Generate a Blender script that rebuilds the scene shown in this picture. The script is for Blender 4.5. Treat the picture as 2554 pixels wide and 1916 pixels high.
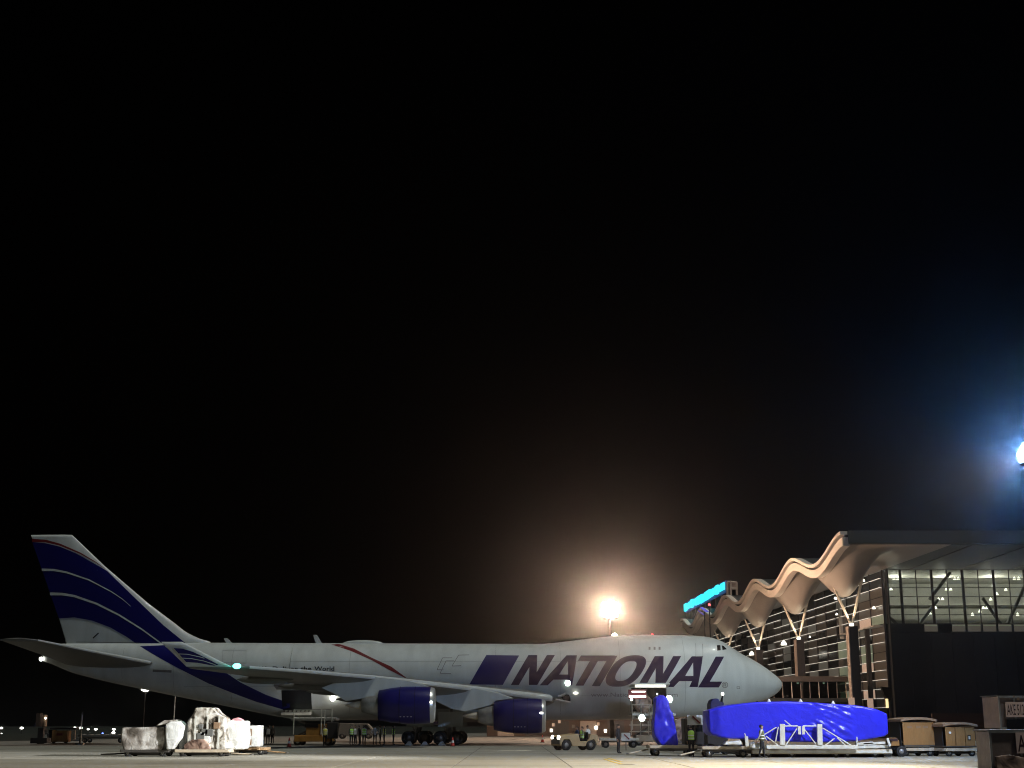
import bpy, bmesh, math, random
from mathutils import Vector, Matrix, noise
from mathutils.geometry import tessellate_polygon
for o in list(bpy.data.objects): bpy.data.objects.remove(o)
SC = bpy.context.scene; COL = SC.collection
rnd = random.Random(7)
R = math.radians

# ------------------------------------------------------------------ camera
FPX, CX, CY, HOR, CAMH = 3450.0, 1277.0, 958.0, 1810.0, 1.7      # focal length and centre in photograph pixels
TH = math.atan((HOR - CY) / FPX)
cd = bpy.data.cameras.new('camera'); cam = bpy.data.objects.new('camera', cd); COL.objects.link(cam)
cd.sensor_width = 36.0; cd.lens = 36.0 * FPX / 2554.0; cd.clip_end = 9000; cd.clip_start = 0.1
cam.location = (0, 0, CAMH); cam.rotation_euler = (math.pi / 2 + TH, 0, 0); SC.camera = cam
# ------------------------------------------------------------------ night sky
w = bpy.data.worlds.new('World'); SC.world = w; w.use_nodes = True
wn = w.node_tree; bg = wn.nodes['Background']
sky = wn.nodes.new('ShaderNodeTexSky'); sky.sky_type = 'NISHITA'; sky.sun_disc = False
sky.sun_elevation = R(-4.0); sky.sun_rotation = R(200)
wn.links.new(sky.outputs[0], bg.inputs[0]); bg.inputs[1].default_value = 0.003
# ------------------------------------------------------------------ apron flood from behind the camera (one sun lamp, night level)
sd = bpy.data.lights.new('sun', 'SUN'); sd.energy = 1.2; sd.angle = R(4); sd.color = (0.97, 1.0, 0.93)
sun = bpy.data.objects.new('sun', sd); COL.objects.link(sun)
sun.rotation_euler = Vector((-0.34, 0.20, -0.92)).to_track_quat('-Z', 'Y').to_euler(); sun.location = (0, -20, 40)
# ------------------------------------------------------------------ exposure and sampling
SC.view_settings.view_transform = 'Standard'; SC.view_settings.look = 'None'; SC.view_settings.exposure = 0.0; SC.view_settings.gamma = 1.0
SC.cycles.use_denoising = True; SC.cycles.filter_width = 1.05; SC.cycles.max_bounces = 6; SC.cycles.diffuse_bounces = 2; SC.cycles.glossy_bounces = 3
SC.cycles.transparent_max_bounces = 12; SC.cycles.volume_bounces = 0; SC.cycles.sample_clamp_indirect = 4.0; SC.cycles.use_light_tree = True
SC.cycles.caustics_reflective = False; SC.cycles.caustics_refractive = False
RIGHT_LAMP = 1.0; WARM_LAMP = 1.0; HAZE_D = 0.00022

# ------------------------------------------------------------------ measuring helpers
def at(px, py, Y):
    u = (px - CX) / FPX; v = (CY - py) / FPX
    d = Vector((u, math.cos(TH) - v * math.sin(TH), math.sin(TH) + v * math.cos(TH)))
    s = Y / d.y
    return Vector((d.x * s, Y, CAMH + d.z * s))
def gY(py): return CAMH / math.tan(math.atan((py - CY) / FPX) - TH)
def gnd(px, py):
    p = at(px, py, gY(py)); p.z = 0; return p
def smooth(a, b, x):
    t = max(0.0, min(1.0, (x - a) / (b - a))); return t * t * (3 - 2 * t)
def interp(tab, x):
    if x <= tab[0][0]: return tab[0][1]
    for (a, va), (b, vb) in zip(tab, tab[1:]):
        if x <= b: return va + (vb - va) * (x - a) / (b - a)
    return tab[-1][1]

# ------------------------------------------------------------------ materials
MATS = {}
def mat(name, col, rough=0.6, metal=0.0, var=0.12, scale=3.0, bump=0.0, bscale=20.0, emit=None, estr=0.0, coat=0.0, objvar=0.0, spec=0.5, stretch=(1, 1, 1), world=False):
    if name in MATS: return MATS[name]
    m = bpy.data.materials.new(name); m.use_nodes = True; nt = m.node_tree; b = nt.nodes['Principled BSDF']
    b.inputs['Roughness'].default_value = rough; b.inputs['Metallic'].default_value = metal
    b.inputs['Coat Weight'].default_value = coat; b.inputs['Specular IOR Level'].default_value = spec
    tc = nt.nodes.new('ShaderNodeTexCoord'); mp = nt.nodes.new('ShaderNodeMapping'); mp.inputs['Scale'].default_value = stretch
    nt.links.new((nt.nodes.new('ShaderNodeNewGeometry').outputs['Position'] if world else tc.outputs['Object']), mp.inputs[0])
    n = nt.nodes.new('ShaderNodeTexNoise'); n.inputs['Scale'].default_value = scale; n.inputs['Detail'].default_value = 6
    nt.links.new(mp.outputs[0], n.inputs['Vector'])
    r = nt.nodes.new('ShaderNodeValToRGB'); r.color_ramp.elements[0].position = 0.3; r.color_ramp.elements[1].position = 0.7
    r.color_ramp.elements[0].color = [c * (1 - var) for c in col] + [1]; r.color_ramp.elements[1].color = [min(1, c * (1 + var)) for c in col] + [1]
    nt.links.new(n.outputs['Fac'], r.inputs[0]); out = r.outputs[0]
    if objvar:
        oi = nt.nodes.new('ShaderNodeObjectInfo'); mr = nt.nodes.new('ShaderNodeMapRange')
        mr.inputs['To Min'].default_value = 1 - objvar; mr.inputs['To Max'].default_value = 1 + objvar
        nt.links.new(oi.outputs['Random'], mr.inputs['Value'])
        mx = nt.nodes.new('ShaderNodeMix'); mx.data_type = 'RGBA'; mx.blend_type = 'MULTIPLY'; mx.inputs[0].default_value = 1
        nt.links.new(out, mx.inputs[6]); nt.links.new(mr.outputs[0], mx.inputs[7]); out = mx.outputs[2]
    nt.links.new(out, b.inputs['Base Color'])
    if bump:
        n2 = nt.nodes.new('ShaderNodeTexNoise'); n2.inputs['Scale'].default_value = bscale; n2.inputs['Detail'].default_value = 4
        nt.links.new(mp.outputs[0], n2.inputs['Vector'])
        bp = nt.nodes.new('ShaderNodeBump'); bp.inputs['Strength'].default_value = bump; bp.inputs['Distance'].default_value = 0.1
        nt.links.new(n2.outputs['Fac'], bp.inputs['Height']); nt.links.new(bp.outputs[0], b.inputs['Normal'])
    if emit:
        b.inputs['Emission Color'].default_value = (*emit, 1); b.inputs['Emission Strength'].default_value = estr
    MATS[name] = m; return m
def glass_mat(name, tint=(0.55, 0.65, 0.6), refl=0.12):
    m = bpy.data.materials.new(name); m.use_nodes = True; nt = m.node_tree; nt.nodes.clear()
    o = nt.nodes.new('ShaderNodeOutputMaterial'); mx = nt.nodes.new('ShaderNodeMixShader'); mx.inputs[0].default_value = refl
    t = nt.nodes.new('ShaderNodeBsdfTransparent'); g = nt.nodes.new('ShaderNodeBsdfGlossy'); g.inputs['Roughness'].default_value = 0.03
    nz = nt.nodes.new('ShaderNodeTexNoise'); nz.inputs['Scale'].default_value = 0.4
    rp = nt.nodes.new('ShaderNodeValToRGB'); rp.color_ramp.elements[0].color = (*[c * .85 for c in tint], 1); rp.color_ramp.elements[1].color = (*tint, 1)
    nt.links.new(nz.outputs['Fac'], rp.inputs[0]); nt.links.new(rp.outputs[0], t.inputs[0])
    nt.links.new(t.outputs[0], mx.inputs[1]); nt.links.new(g.outputs[0], mx.inputs[2]); nt.links.new(mx.outputs[0], o.inputs[0])
    MATS[name] = m; return m
def wrap_mat(name, c0, c1, c2, scale=1.6):                      # plastic sheet over mixed cargo
    m = bpy.data.materials.new(name); m.use_nodes = True; nt = m.node_tree; b = nt.nodes['Principled BSDF']
    b.inputs['Roughness'].default_value = 0.32
    tc = nt.nodes.new('ShaderNodeTexCoord'); n = nt.nodes.new('ShaderNodeTexNoise'); n.inputs['Scale'].default_value = scale; n.inputs['Detail'].default_value = 2.5; n.inputs['Distortion'].default_value = .8
    nt.links.new(tc.outputs['Object'], n.inputs['Vector'])
    r = nt.nodes.new('ShaderNodeValToRGB'); e = r.color_ramp.elements; e[0].position = .36; e[0].color = (*c0, 1); e[1].position = .62; e[1].color = (*c2, 1)
    k = e.new(.48); k.color = (*c1, 1)
    nt.links.new(n.outputs['Fac'], r.inputs[0]); nt.links.new(r.outputs[0], b.inputs['Base Color'])
    v = nt.nodes.new('ShaderNodeTexNoise'); v.inputs['Scale'].default_value = 2.4; v.inputs['Detail'].default_value = 2; v.inputs['Distortion'].default_value = 1.2
    nt.links.new(tc.outputs['Object'], v.inputs['Vector'])
    bp = nt.nodes.new('ShaderNodeBump'); bp.inputs['Strength'].default_value = .4; bp.inputs['Distance'].default_value = .1
    nt.links.new(v.outputs['Fac'], bp.inputs['Height']); nt.links.new(bp.outputs[0], b.inputs['Normal'])
    MATS[name] = m; return m
M = lambda n: MATS[n]
mat('white_paint', (0.56, 0.59, 0.57), 0.40, var=0.10, scale=0.6, coat=0.12, stretch=(1.6, 1, .25))
mat('grey_paint', (0.14, 0.14, 0.13), 0.45, var=0.08)
mat('seam', (.34, .36, .35), .5)
mat('navy_paint', (0.003, 0.003, 0.095), 0.4, coat=0.08, var=0.05, spec=.3)
mat('letter_paint', (0.012, 0.003, 0.036), 0.6, var=0.05, spec=.15)
mat('red_paint', (0.16, 0.012, 0.015), 0.4)
mat('dark_letter', (0.02, 0.025, 0.03), 0.5)
mat('line_paint', (0.16, 0.15, 0.14), 0.5)
mat('bare_metal', (0.66, 0.66, 0.64), 0.30, metal=0.55, var=0.06)
mat('edge_white', (.8, .82, .8), .22, metal=.25, coat=.4, var=.04)
mat('dark_metal', (0.14, 0.13, 0.12), 0.4, metal=0.7)
mat('steel', (0.33, 0.32, 0.3), 0.45, metal=0.6, var=0.2)
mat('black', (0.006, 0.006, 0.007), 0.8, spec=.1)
mat('rubber', (0.012, 0.012, 0.012), 0.75)
mat('cockpit_glass', (0.01, 0.012, 0.014), 0.08, coat=.5)
mat('concrete', (0.30, 0.28, 0.23), 0.85, var=0.15, scale=0.22, bump=.15, bscale=14, objvar=0.07, stretch=(.22, 1.2, 1), world=True)
mat('joint', (0.07, 0.065, 0.055), 0.9, var=.3, scale=.5)
mat('far_apron_dim', (0.20, 0.185, 0.16), 0.85, var=.25, scale=.15, stretch=(.2, 1, 1))  # darker than the near concrete in place of floodlight falloff
mat('unlit_field', (0.008, 0.011, 0.006), 0.95, var=.4, scale=.3)  # near-black colour stands in for floodlight not reaching the far ground
mat('yellow_line', (0.42, 0.3, 0.03), 0.7, var=.3, scale=4)
mat('white_line', (0.6, 0.6, 0.57), 0.7, var=.25, scale=2)
mat('red_line', (0.2, 0.03, 0.025), 0.7, var=.3, scale=2)
def stains(m):                                                   # oil blotches and long tyre streaks on the slabs
    nt = m.node_tree; b = nt.nodes['Principled BSDF']; src = b.inputs['Base Color'].links[0].from_socket
    geo = nt.nodes.new('ShaderNodeNewGeometry')
    for sc, st, lo, hi, k in ((.5, (.5, 1, 1), .58, .72, .62), (.6, (.03, 1.6, 1), .52, .66, .74), (2.2, (.6, 1, 1), .64, .74, .6)):
        mp = nt.nodes.new('ShaderNodeMapping'); mp.inputs['Scale'].default_value = st; nt.links.new(geo.outputs['Position'], mp.inputs[0])
        n = nt.nodes.new('ShaderNodeTexNoise'); n.inputs['Scale'].default_value = sc; n.inputs['Detail'].default_value = 4; nt.links.new(mp.outputs[0], n.inputs['Vector'])
        r = nt.nodes.new('ShaderNodeValToRGB'); r.color_ramp.elements[0].position = lo; r.color_ramp.elements[1].position = hi
        r.color_ramp.elements[0].color = (1, 1, 1, 1); r.color_ramp.elements[1].color = (k, k, k * .97, 1); nt.links.new(n.outputs['Fac'], r.inputs[0])
        mx = nt.nodes.new('ShaderNodeMix'); mx.data_type = 'RGBA'; mx.blend_type = 'MULTIPLY'; mx.inputs[0].default_value = 1
        nt.links.new(src, mx.inputs[6]); nt.links.new(r.outputs[0], mx.inputs[7]); src = mx.outputs[2]
    nt.links.new(src, b.inputs['Base Color'])
stains(M('concrete')); stains(M('far_apron_dim'))
def tarp_mat():
    m = mat('blue_tarp', (0.026, 0.028, 0.66), 0.3, var=0.06, scale=.8, spec=.4)
    nt = m.node_tree; b = nt.nodes['Principled BSDF']
    tc = nt.nodes.new('ShaderNodeTexCoord')
    n2 = nt.nodes.new('ShaderNodeTexNoise'); n2.inputs['Scale'].default_value = 1.7; n2.inputs['Detail'].default_value = 4; n2.inputs['Distortion'].default_value = .8
    bp = nt.nodes.new('ShaderNodeBump'); bp.inputs['Strength'].default_value = .42; bp.inputs['Distance'].default_value = .1
    nt.links.new(tc.outputs['Object'], n2.inputs['Vector']); nt.links.new(n2.outputs['Fac'], bp.inputs['Height']); nt.links.new(bp.outputs[0], b.inputs['Normal'])
tarp_mat()
mat('dark_blue', (0.008, 0.01, 0.09), 0.5)
mat('white_steel', (0.62, 0.62, 0.56), 0.5, var=.12)
mat('cream_steel', (0.5, 0.42, 0.31), 0.55, var=.2)
mat('wood', (0.42, 0.27, 0.14), 0.8, var=.25, scale=6)
mat('cardboard', (0.34, 0.19, 0.085), 0.85, var=.15, scale=2, bump=.1)
mat('canvas_brown', (0.30, 0.15, 0.045), 0.8, var=.14, scale=1.5, bump=.2, bscale=8, stretch=(4, 4, .5))
mat('canvas_cap', (0.27, 0.17, 0.10), 0.7, var=.15)
mat('sand_yellow', (0.48, 0.34, 0.18), 0.5, var=.12)
mat('orange_yellow', (0.36, 0.17, 0.03), 0.5, var=.15)
mat('uld_alu', (0.20, 0.15, 0.13), 0.45, metal=.35, var=.2, scale=2, bump=.15, bscale=5)
mat('label_board', (0.62, 0.45, 0.40), 0.6, var=.08)
mat('label_ink', (0.03, 0.006, 0.006), 0.6)
mat('cone_red', (0.55, 0.05, 0.03), 0.5); mat('cone_white', (0.75, 0.75, 0.75), 0.5)
mat('skin', (0.38, 0.23, 0.16), 0.6); mat('hair', (0.012, 0.01, 0.009), 0.7)
mat('trousers', (0.012, 0.013, 0.018), 0.85); mat('shoe', (0.008, 0.008, 0.008), 0.6)
mat('shirt_dark', (0.02, 0.022, 0.03), 0.85); mat('shirt_white', (0.5, 0.5, 0.47), 0.85); mat('shirt_blue', (0.03, 0.07, 0.22), 0.85)
mat('shirt_olive', (0.12, 0.13, 0.06), .85); mat('shirt_grey', (0.13, .13, .12), .85)
mat('vest_green', (0.42, 0.75, 0.12), 0.6, emit=(.4, .8, .1), estr=0.0); mat('vest_yellow', (0.72, 0.68, 0.12), 0.6); mat('reflective', (0.8, 0.82, 0.8), 0.3)
mat('roof_white', (0.36, 0.32, 0.28), 0.55, var=.06, scale=.3)
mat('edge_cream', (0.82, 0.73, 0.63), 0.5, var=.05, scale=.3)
mat('roof_grey', (0.045, 0.048, 0.046), 0.6, var=.1, scale=.2)
mat('soffit', (0.075, 0.088, 0.08), 0.6, var=.08, scale=.15)
mat('wall_dark', (0.006, 0.008, 0.009), 0.6, var=.2, scale=.2)
mat('gallery_roof', (.11, .09, .075), .6)
mat('wall_panel', (0.008, 0.01, 0.011), 0.5, var=.3, scale=.4, objvar=.25)
mat('wall_brown', (0.05, 0.03, 0.02), 0.8, var=.2)
mat('wall_int', (0.43, 0.42, 0.38), 0.8, var=.15, scale=.3)
mat('pane_dark', (0.012, 0.013, 0.012), 0.12, spec=.6)
mat('pane_mid', (0.085, 0.078, 0.066), 0.3)
mat('pane_green', (0.1, 0.11, 0.08), .4, emit=(.30, .34, .22), estr=.35)
mat('pane_pink', (0.2, 0.14, 0.1), .4, emit=(.62, .42, .30), estr=.6)
mat('pane_dim', (0.05, 0.05, 0.04), .4, emit=(.22, .2, .16), estr=.25)
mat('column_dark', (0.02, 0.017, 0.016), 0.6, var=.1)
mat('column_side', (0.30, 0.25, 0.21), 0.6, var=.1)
mat('strut_white', (0.7, 0.62, 0.5), 0.5)
mat('fin_glow', (.5, .45, .38), .5, emit=(1.0, .93, .80), estr=.55)  # emission stands in for light caught by the facade fins
mat('lamp_warm', (1, .9, .7), .5, emit=(1, .66, .46), estr=1150)
mat('lamp_cool', (.8, .9, 1), .5, emit=(.20, .46, 1), estr=2300)
mat('lamp_white', (1, 1, .95), .5, emit=(1, .98, .88), estr=7)
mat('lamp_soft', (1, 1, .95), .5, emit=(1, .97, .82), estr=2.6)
mat('lamp_greenish', (.9, 1, .9), .5, emit=(.86, 1, .88), estr=3.0)
mat('lamp_green', (.2, 1, .8), .5, emit=(.12, .9, .72), estr=6)
mat('lamp_blue', (.2, .3, 1), .5, emit=(.12, .2, 1), estr=5)
mat('lamp_red', (1, .1, .1), .5, emit=(1, .08, .1), estr=5)
mat('sign_cyan', (.1, .6, .7), .5, emit=(.04, .88, 1.0), estr=1.25)
mat('sign_blue', (.1, .1, .5), .5, emit=(.10, .10, .62), estr=.8)
mat('sign_edge', (.01, .03, .12), .5, emit=(.01, .03, .25), estr=.4)
mat('terminal_glass_sill', (.2, .2, .18), .5)
glass_mat('glass', (.82, .85, .80), .05)
glass_mat('glass_dark', (.25, .32, .28), .12)
wrap_mat('foil_wrap', (.10, .085, .07), (.28, .25, .22), (.6, .58, .54), 1.1)
wrap_mat('white_wrap', (.50, .50, .46), (.72, .73, .70), (.8, .81, .78), 1.0)
wrap_mat('mixed_wrap', (.05, .04, .03), (.42, .38, .32), (.68, .66, .6), 2.2)
wrap_mat('brown_wrap', (.07, .04, .03), (.32, .21, .16), (.46, .33, .26), 1.6)

# ------------------------------------------------------------------ mesh helpers
class MB:
    def __init__(s): s.v = []; s.f = []
    def box(s, c, d, rz=0.0, rx=0.0, ry=0.0):
        m = Matrix.Rotation(rz, 3, 'Z') @ Matrix.Rotation(ry, 3, 'Y') @ Matrix.Rotation(rx, 3, 'X'); n = len(s.v); c = Vector(c)
        for x in (-.5, .5):
            for y in (-.5, .5):
                for z in (-.5, .5): s.v.append(c + m @ Vector((x * d[0], y * d[1], z * d[2])))
        s.f += [tuple(n + i for i in q) for q in ((0, 1, 3, 2), (4, 6, 7, 5), (0, 4, 5, 1), (2, 3, 7, 6), (0, 2, 6, 4), (1, 5, 7, 3))]; return s
    def tube(s, a, b, r0, r1=None, n=12, cap=True):
        a = Vector(a); b = Vector(b); r1 = r0 if r1 is None else r1; q = (b - a).to_track_quat('Z', 'Y'); k = len(s.v)
        for p, r in ((a, r0), (b, r1)):
            for i in range(n):
                t = 2 * math.pi * i / n; s.v.append(p + q @ Vector((r * math.cos(t), r * math.sin(t), 0)))
        for i in range(n): j = (i + 1) % n; s.f.append((k + i, k + j, k + n + j, k + n + i))
        if cap: s.f.append(tuple(k + i for i in range(n))[::-1]); s.f.append(tuple(k + n + i for i in range(n)))
        return s
    def loft(s, rings, cap=True, closed=True):
        k = len(s.v); n = len(rings[0])
        for r in rings: s.v += [Vector(p) for p in r]
        for i in range(len(rings) - 1):
            for j in range(n if closed else n - 1):
                a = k + i * n + j; b = k + i * n + (j + 1) % n; s.f.append((a, b, b + n, a + n))
        if cap: s.f.append(tuple(k + i for i in range(n))[::-1]); s.f.append(tuple(k + (len(rings) - 1) * n + i for i in range(n)))
        return s
    def revolve(s, prof, axis='X', n=40, c=(0, 0, 0)):
        rings = []
        for (t, r) in prof:
            ring = []
            for i in range(n):
                a = 2 * math.pi * i / n
                if axis == 'X': ring.append((c[0] + t, c[1] + r * math.cos(a), c[2] + r * math.sin(a)))
                elif axis == 'Z': ring.append((c[0] + r * math.cos(a), c[1] + r * math.sin(a), c[2] + t))
                else: ring.append((c[0] + r * math.cos(a), c[1] + t, c[2] + r * math.sin(a)))
            rings.append(ring)
        return s.loft(rings, cap=False)
    def prism(s, pts, y0, y1):                                    # outline in (x, z) extruded along y
        k = len(s.v); n = len(pts)
        for y in (y0, y1): s.v += [Vector((p[0], y, p[1])) for p in pts]
        tri = tessellate_polygon([[Vector((p[0], p[1], 0)) for p in pts]])
        for t in tri: s.f.append(tuple(k + i for i in t)); s.f.append(tuple(k + n + i for i in reversed(t)))
        for i in range(n): j = (i + 1) % n; s.f.append((k + i, k + j, k + n + j, k + n + i))
        return s
    def build(s, name, m, parent=None, smooth=False, bevel=0.0, sharp=None):
        me = bpy.data.meshes.new(name); me.from_pydata([tuple(p) for p in s.v], [], s.f); me.update()
        bm = bmesh.new(); bm.from_mesh(me); bmesh.ops.recalc_face_normals(bm, faces=bm.faces); bm.to_mesh(me); bm.free()
        return link(name, me, m, parent, smooth, bevel)
def link(name, me, m, parent=None, smooth=False, bevel=0.0):
    o = bpy.data.objects.new(name, me); COL.objects.link(o)
    if m: me.materials.clear(); me.materials.append(M(m) if isinstance(m, str) else m)
    if parent: o.parent = parent
    if smooth:
        me.shade_smooth()
        if smooth is not True:
            md = o.modifiers.new('ws', 'WEIGHTED_NORMAL')
    if bevel:
        md = o.modifiers.new('bevel', 'BEVEL'); md.width = bevel; md.segments = 2; md.limit_method = 'ANGLE'
    return o
def thing(name, label, cat, loc=(0, 0, 0), rz=0.0, group=None):
    o = bpy.data.objects.new(name, None); COL.objects.link(o); o.location = loc; o.rotation_euler = (0, 0, rz); o.empty_display_size = .3
    return tag(o, label, cat, group)
def tag(o, label, cat, group=None):
    o['label'] = label; o['category'] = cat
    if group: o['group'] = group
    return o
def struct(o): o['kind'] = 'structure'; return o
def copy_tree(o, parent=None):
    c = o.copy(); COL.objects.link(c); c.parent = parent
    for ch in list(o.children): copy_tree(ch, c)
    return c
def bar(name, a, b, r, m, parent, n=8): return MB().tube(a, b, r, n=n).build(name, m, parent, smooth=False)
def lamp(name, kind, loc, power, color, parent=None, aim=None, angle=90, blend=.6, size=.3):
    l = bpy.data.lights.new(name, kind); l.energy = power; l.color = color; l.shadow_soft_size = size
    o = bpy.data.objects.new(name, l); COL.objects.link(o); o.location = loc
    if kind == 'SPOT':
        l.spot_size = R(angle); l.spot_blend = blend
        d = Vector(aim) - Vector(loc); o.rotation_euler = d.to_track_quat('-Z', 'Y').to_euler()
    if parent:
        o.parent = parent; o.location = Vector(loc) - Vector(parent.location)
    return o
def text_mesh(s, size, bold=0.0, shear=0.0):
    c = bpy.data.curves.new('text', 'FONT'); c.body = s; c.size = size; c.offset = bold; c.shear = shear; c.align_x = 'LEFT'; c.resolution_u = 3
    o = bpy.data.objects.new('text', c); COL.objects.link(o); dg = bpy.context.evaluated_depsgraph_get()
    me = bpy.data.meshes.new_from_object(o.evaluated_get(dg)); bpy.data.objects.remove(o); return me

# ================================================================== GROUND
g = MB(); g.v = [Vector(p) for p in ((-2500, -300, -.03), (2500, -300, -.03), (2500, 4200, -.03), (-2500, 4200, -.03))]; g.f = [(0, 1, 2, 3)]
struct(g.build('terrain', 'unlit_field'))
g = MB(); g.v = [Vector(p) for p in ((-140, -40, -.012), (190, -40, -.012), (190, 152, -.012), (60, 330, -.012), (-12, 330, -.012), (-60, 152, -.012), (-140, 152, -.012))]; g.f = [tuple(range(7))]
struct(g.build('taxi_apron', 'far_apron_dim'))
apron = MB().box((0, 80, -.006), (150, 100, .008)).build('apron', 'joint'); struct(apron)
slabme = None
for j in range(15):
    y = 52 + j * 5.0
    hw = 24 + (y - 52) * .42
    for i in range(-9, 10):
        x = i * 5.0 + (0 if j % 2 else 0)
        if abs(x) > hw + 2.5: continue
        if slabme is None:
            o = MB().box((0, 0, 0), (4.95, 4.95, .012)).build('concrete_slab', 'concrete', apron); slabme = o.data
        else:
            o = bpy.data.objects.new('concrete_slab', slabme); COL.objects.link(o); o.parent = apron
        o.location = (x, y, .004)
# drain slot and ground lines
struct(MB().box((-10, 117.5, .010), (110, .5, .008)).build('drain_channel', 'black'))
struct(MB().box((-16, 121.2, .012), (70, .35, .008)).build('ground_line', 'white_line'))  # white strip imitates lit ground between shadows
struct(MB().box((-16, 121.8, .012), (70, .30, .008)).build('ground_line', 'red_line'))
def ground_strip(pts, wd, m):
    mb = MB()
    for a, b in zip(pts, pts[1:]):
        a = Vector(a); b = Vector(b); d = (b - a); L = d.length; c = (a + b) / 2
        mb.box((c.x, c.y, .018), (L + wd * .2, wd, .006), rz=math.atan2(d.y, d.x))
    return mb.build('painted_marking', m)
p = [gnd(1506, 1893.5), gnd(1530, 1902), gnd(1552, 1907)]
q = [gnd(1516, 1892), gnd(1550, 1901.5)]
for k in (p, q): struct(ground_strip(k, .13, 'yellow_line'))
struct(ground_strip([gnd(1545, 1907), gnd(1580, 1908)], .2, 'joint'))

# ================================================================== AIRPLANE
NX, NY = 25.5, 133.5                                             # nose x, centre-line y
AIR = thing('cargo_airplane', 'white four-engine cargo airplane with blue striped tail and NATIONAL lettering', 'airplane', (NX, NY, 0))
def unp(px, py, off=0.0):
    p = at(px, py, NY - off); return (NX - p.x, p.z)             # (metres aft of the nose, height)
TOPPX = [(1951, 1706), (1949, 1700), (1944, 1693), (1926, 1678), (1901, 1660), (1876, 1645), (1850, 1632), (1833, 1622), (1816, 1609), (1798, 1598), (1776, 1590.5), (1751, 1587),
         (1700, 1584), (1600, 1583.5), (1509, 1588), (1437, 1597), (1390, 1603), (1350, 1606.5), (1000, 1605), (640, 1604), (470, 1603), (300, 1603.5), (200, 1605), (130, 1606), (112, 1612)]
BOTPX = [(1951, 1709), (1949, 1716), (1944, 1723), (1936, 1731), (1916, 1743), (1891, 1752), (1850, 1764), (1800, 1776), (1745, 1786), (1685, 1791), (1560, 1795), (1360, 1796.5), (1000, 1797), (760, 1795),
         (700, 1789), (640, 1777), (557, 1760), (445, 1738), (349, 1718), (260, 1699), (174, 1677), (111, 1648)]
TOP = sorted(unp(*p) for p in TOPPX); BOT = sorted(unp(*p) for p in BOTPX)
ALEN = TOP[-1][0]
def sm_interp(tab, A, d):
    return (interp(tab, A - d) + 2 * interp(tab, A) + interp(tab, A + d)) / 4
def top(A): return sm_interp(TOP, A, .5 if A > 3 else .12)
def bot(A): return sm_interp(BOT, A, .9 if A > 3 else .12)
def wid(A):
    if A < 12: return 3.25 * max(0.0, (1 - (1 - A / 12.0) ** 2.15)) ** .62
    if A > 46: return .42 + 2.83 * (1 - smooth(42, 75, A) * 1.0) if A < 60 else max(.32, interp([(60, .42 + 2.83 * (1 - smooth(42, 75, 60))), (ALEN, .35)], A))
    return 3.25
def ysurf(A, z):
    b, t = bot(A), top(A); H = max(.02, t - b); W = wid(A)
    mh = H + (min(H, 7.0) - H) * smooth(3, 9, A)
    c = b + mh / 2; s = abs(z - c) / (mh / 2); m = W * max(0, 1 - s ** 2.05) ** .5 if s < 1 else 0
    uh = min(H, 5.6); cu = t - uh / 2; s = abs(z - cu) / (uh / 2); wu = W * (.80 if A > 3 else .8)
    u = wu * max(0, 1 - s ** 2.1) ** .5 if s < 1 else 0
    return (m ** 5 + u ** 5) ** .2
mb = MB(); rings = []; NR = 36
As = [0.0, .03, .1, .2, .35, .55, .8, 1.1] + [1.5 + .45 * i for i in range(200)]
As = [a for a in As if a < ALEN - .1] + [ALEN]
for A in As:
    ring = []
    b, t = bot(A), top(A)
    for i in range(NR + 1):
        ph = math.pi * i / NR; z = b + (t - b) * (1 - math.cos(ph)) / 2; ring.append((-A, -ysurf(A, z), z))
    for i in range(NR - 1, 0, -1):
        ph = math.pi * i / NR; z = b + (t - b) * (1 - math.cos(ph)) / 2; ring.append((-A, ysurf(A, z), z))
    rings.append(ring)
mb.loft(rings); fus = mb.build('fuselage', 'white_paint', AIR, smooth=True)

def conform_poly(name, loops, m, fn, parent, off=.018, nx=1.0, nz=.35, space='px'):
    """flat paint laid on the skin: loops (outline + holes) in photograph pixels or (A, z)."""
    def conv(p):
        if space == 'az': return p
        A, z = unp(*p, off=3.0)
        for _ in range(4): A, z = unp(*p, off=fn(A, z))
        return (A, z)
    L = [[Vector((*conv(p), 0)) for p in lp] for lp in loops]
    tri = tessellate_polygon(L); V = [p for lp in L for p in lp]
    bm = bmesh.new(); bv = [bm.verts.new((p.x, p.y, 0)) for p in V]; bm.verts.ensure_lookup_table()
    for t in tri:
        try: bm.faces.new([bv[i] for i in t])
        except ValueError: pass
    return conform_bm(name, bm, m, fn, parent, off, nx, nz)
def conform_bm(name, bm, m, fn, parent, off=.018, nx=1.0, nz=.35):
    xs = [v.co.x for v in bm.verts]; zs = [v.co.y for v in bm.verts]
    for lo, hi, st, no in ((min(xs), max(xs), nx, (1, 0, 0)), (min(zs), max(zs), nz, (0, 1, 0))):
        k = math.ceil(lo / st) * st
        while k < hi:
            bmesh.ops.bisect_plane(bm, geom=bm.verts[:] + bm.edges[:] + bm.faces[:], plane_co=(no[0] * k, no[1] * k, 0), plane_no=no); k += st
    for v in bm.verts:
        A, z = v.co.x, v.co.y; v.co = (-A, -(fn(A, z) + off), z)
    bmesh.ops.recalc_face_normals(bm, faces=bm.faces)
    me = bpy.data.meshes.new(name); bm.to_mesh(me); bm.free()
    for p in me.polygons:
        if p.normal.y > 0: p.flip()
    o = link(name, me, m, parent, smooth=True); return o
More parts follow.
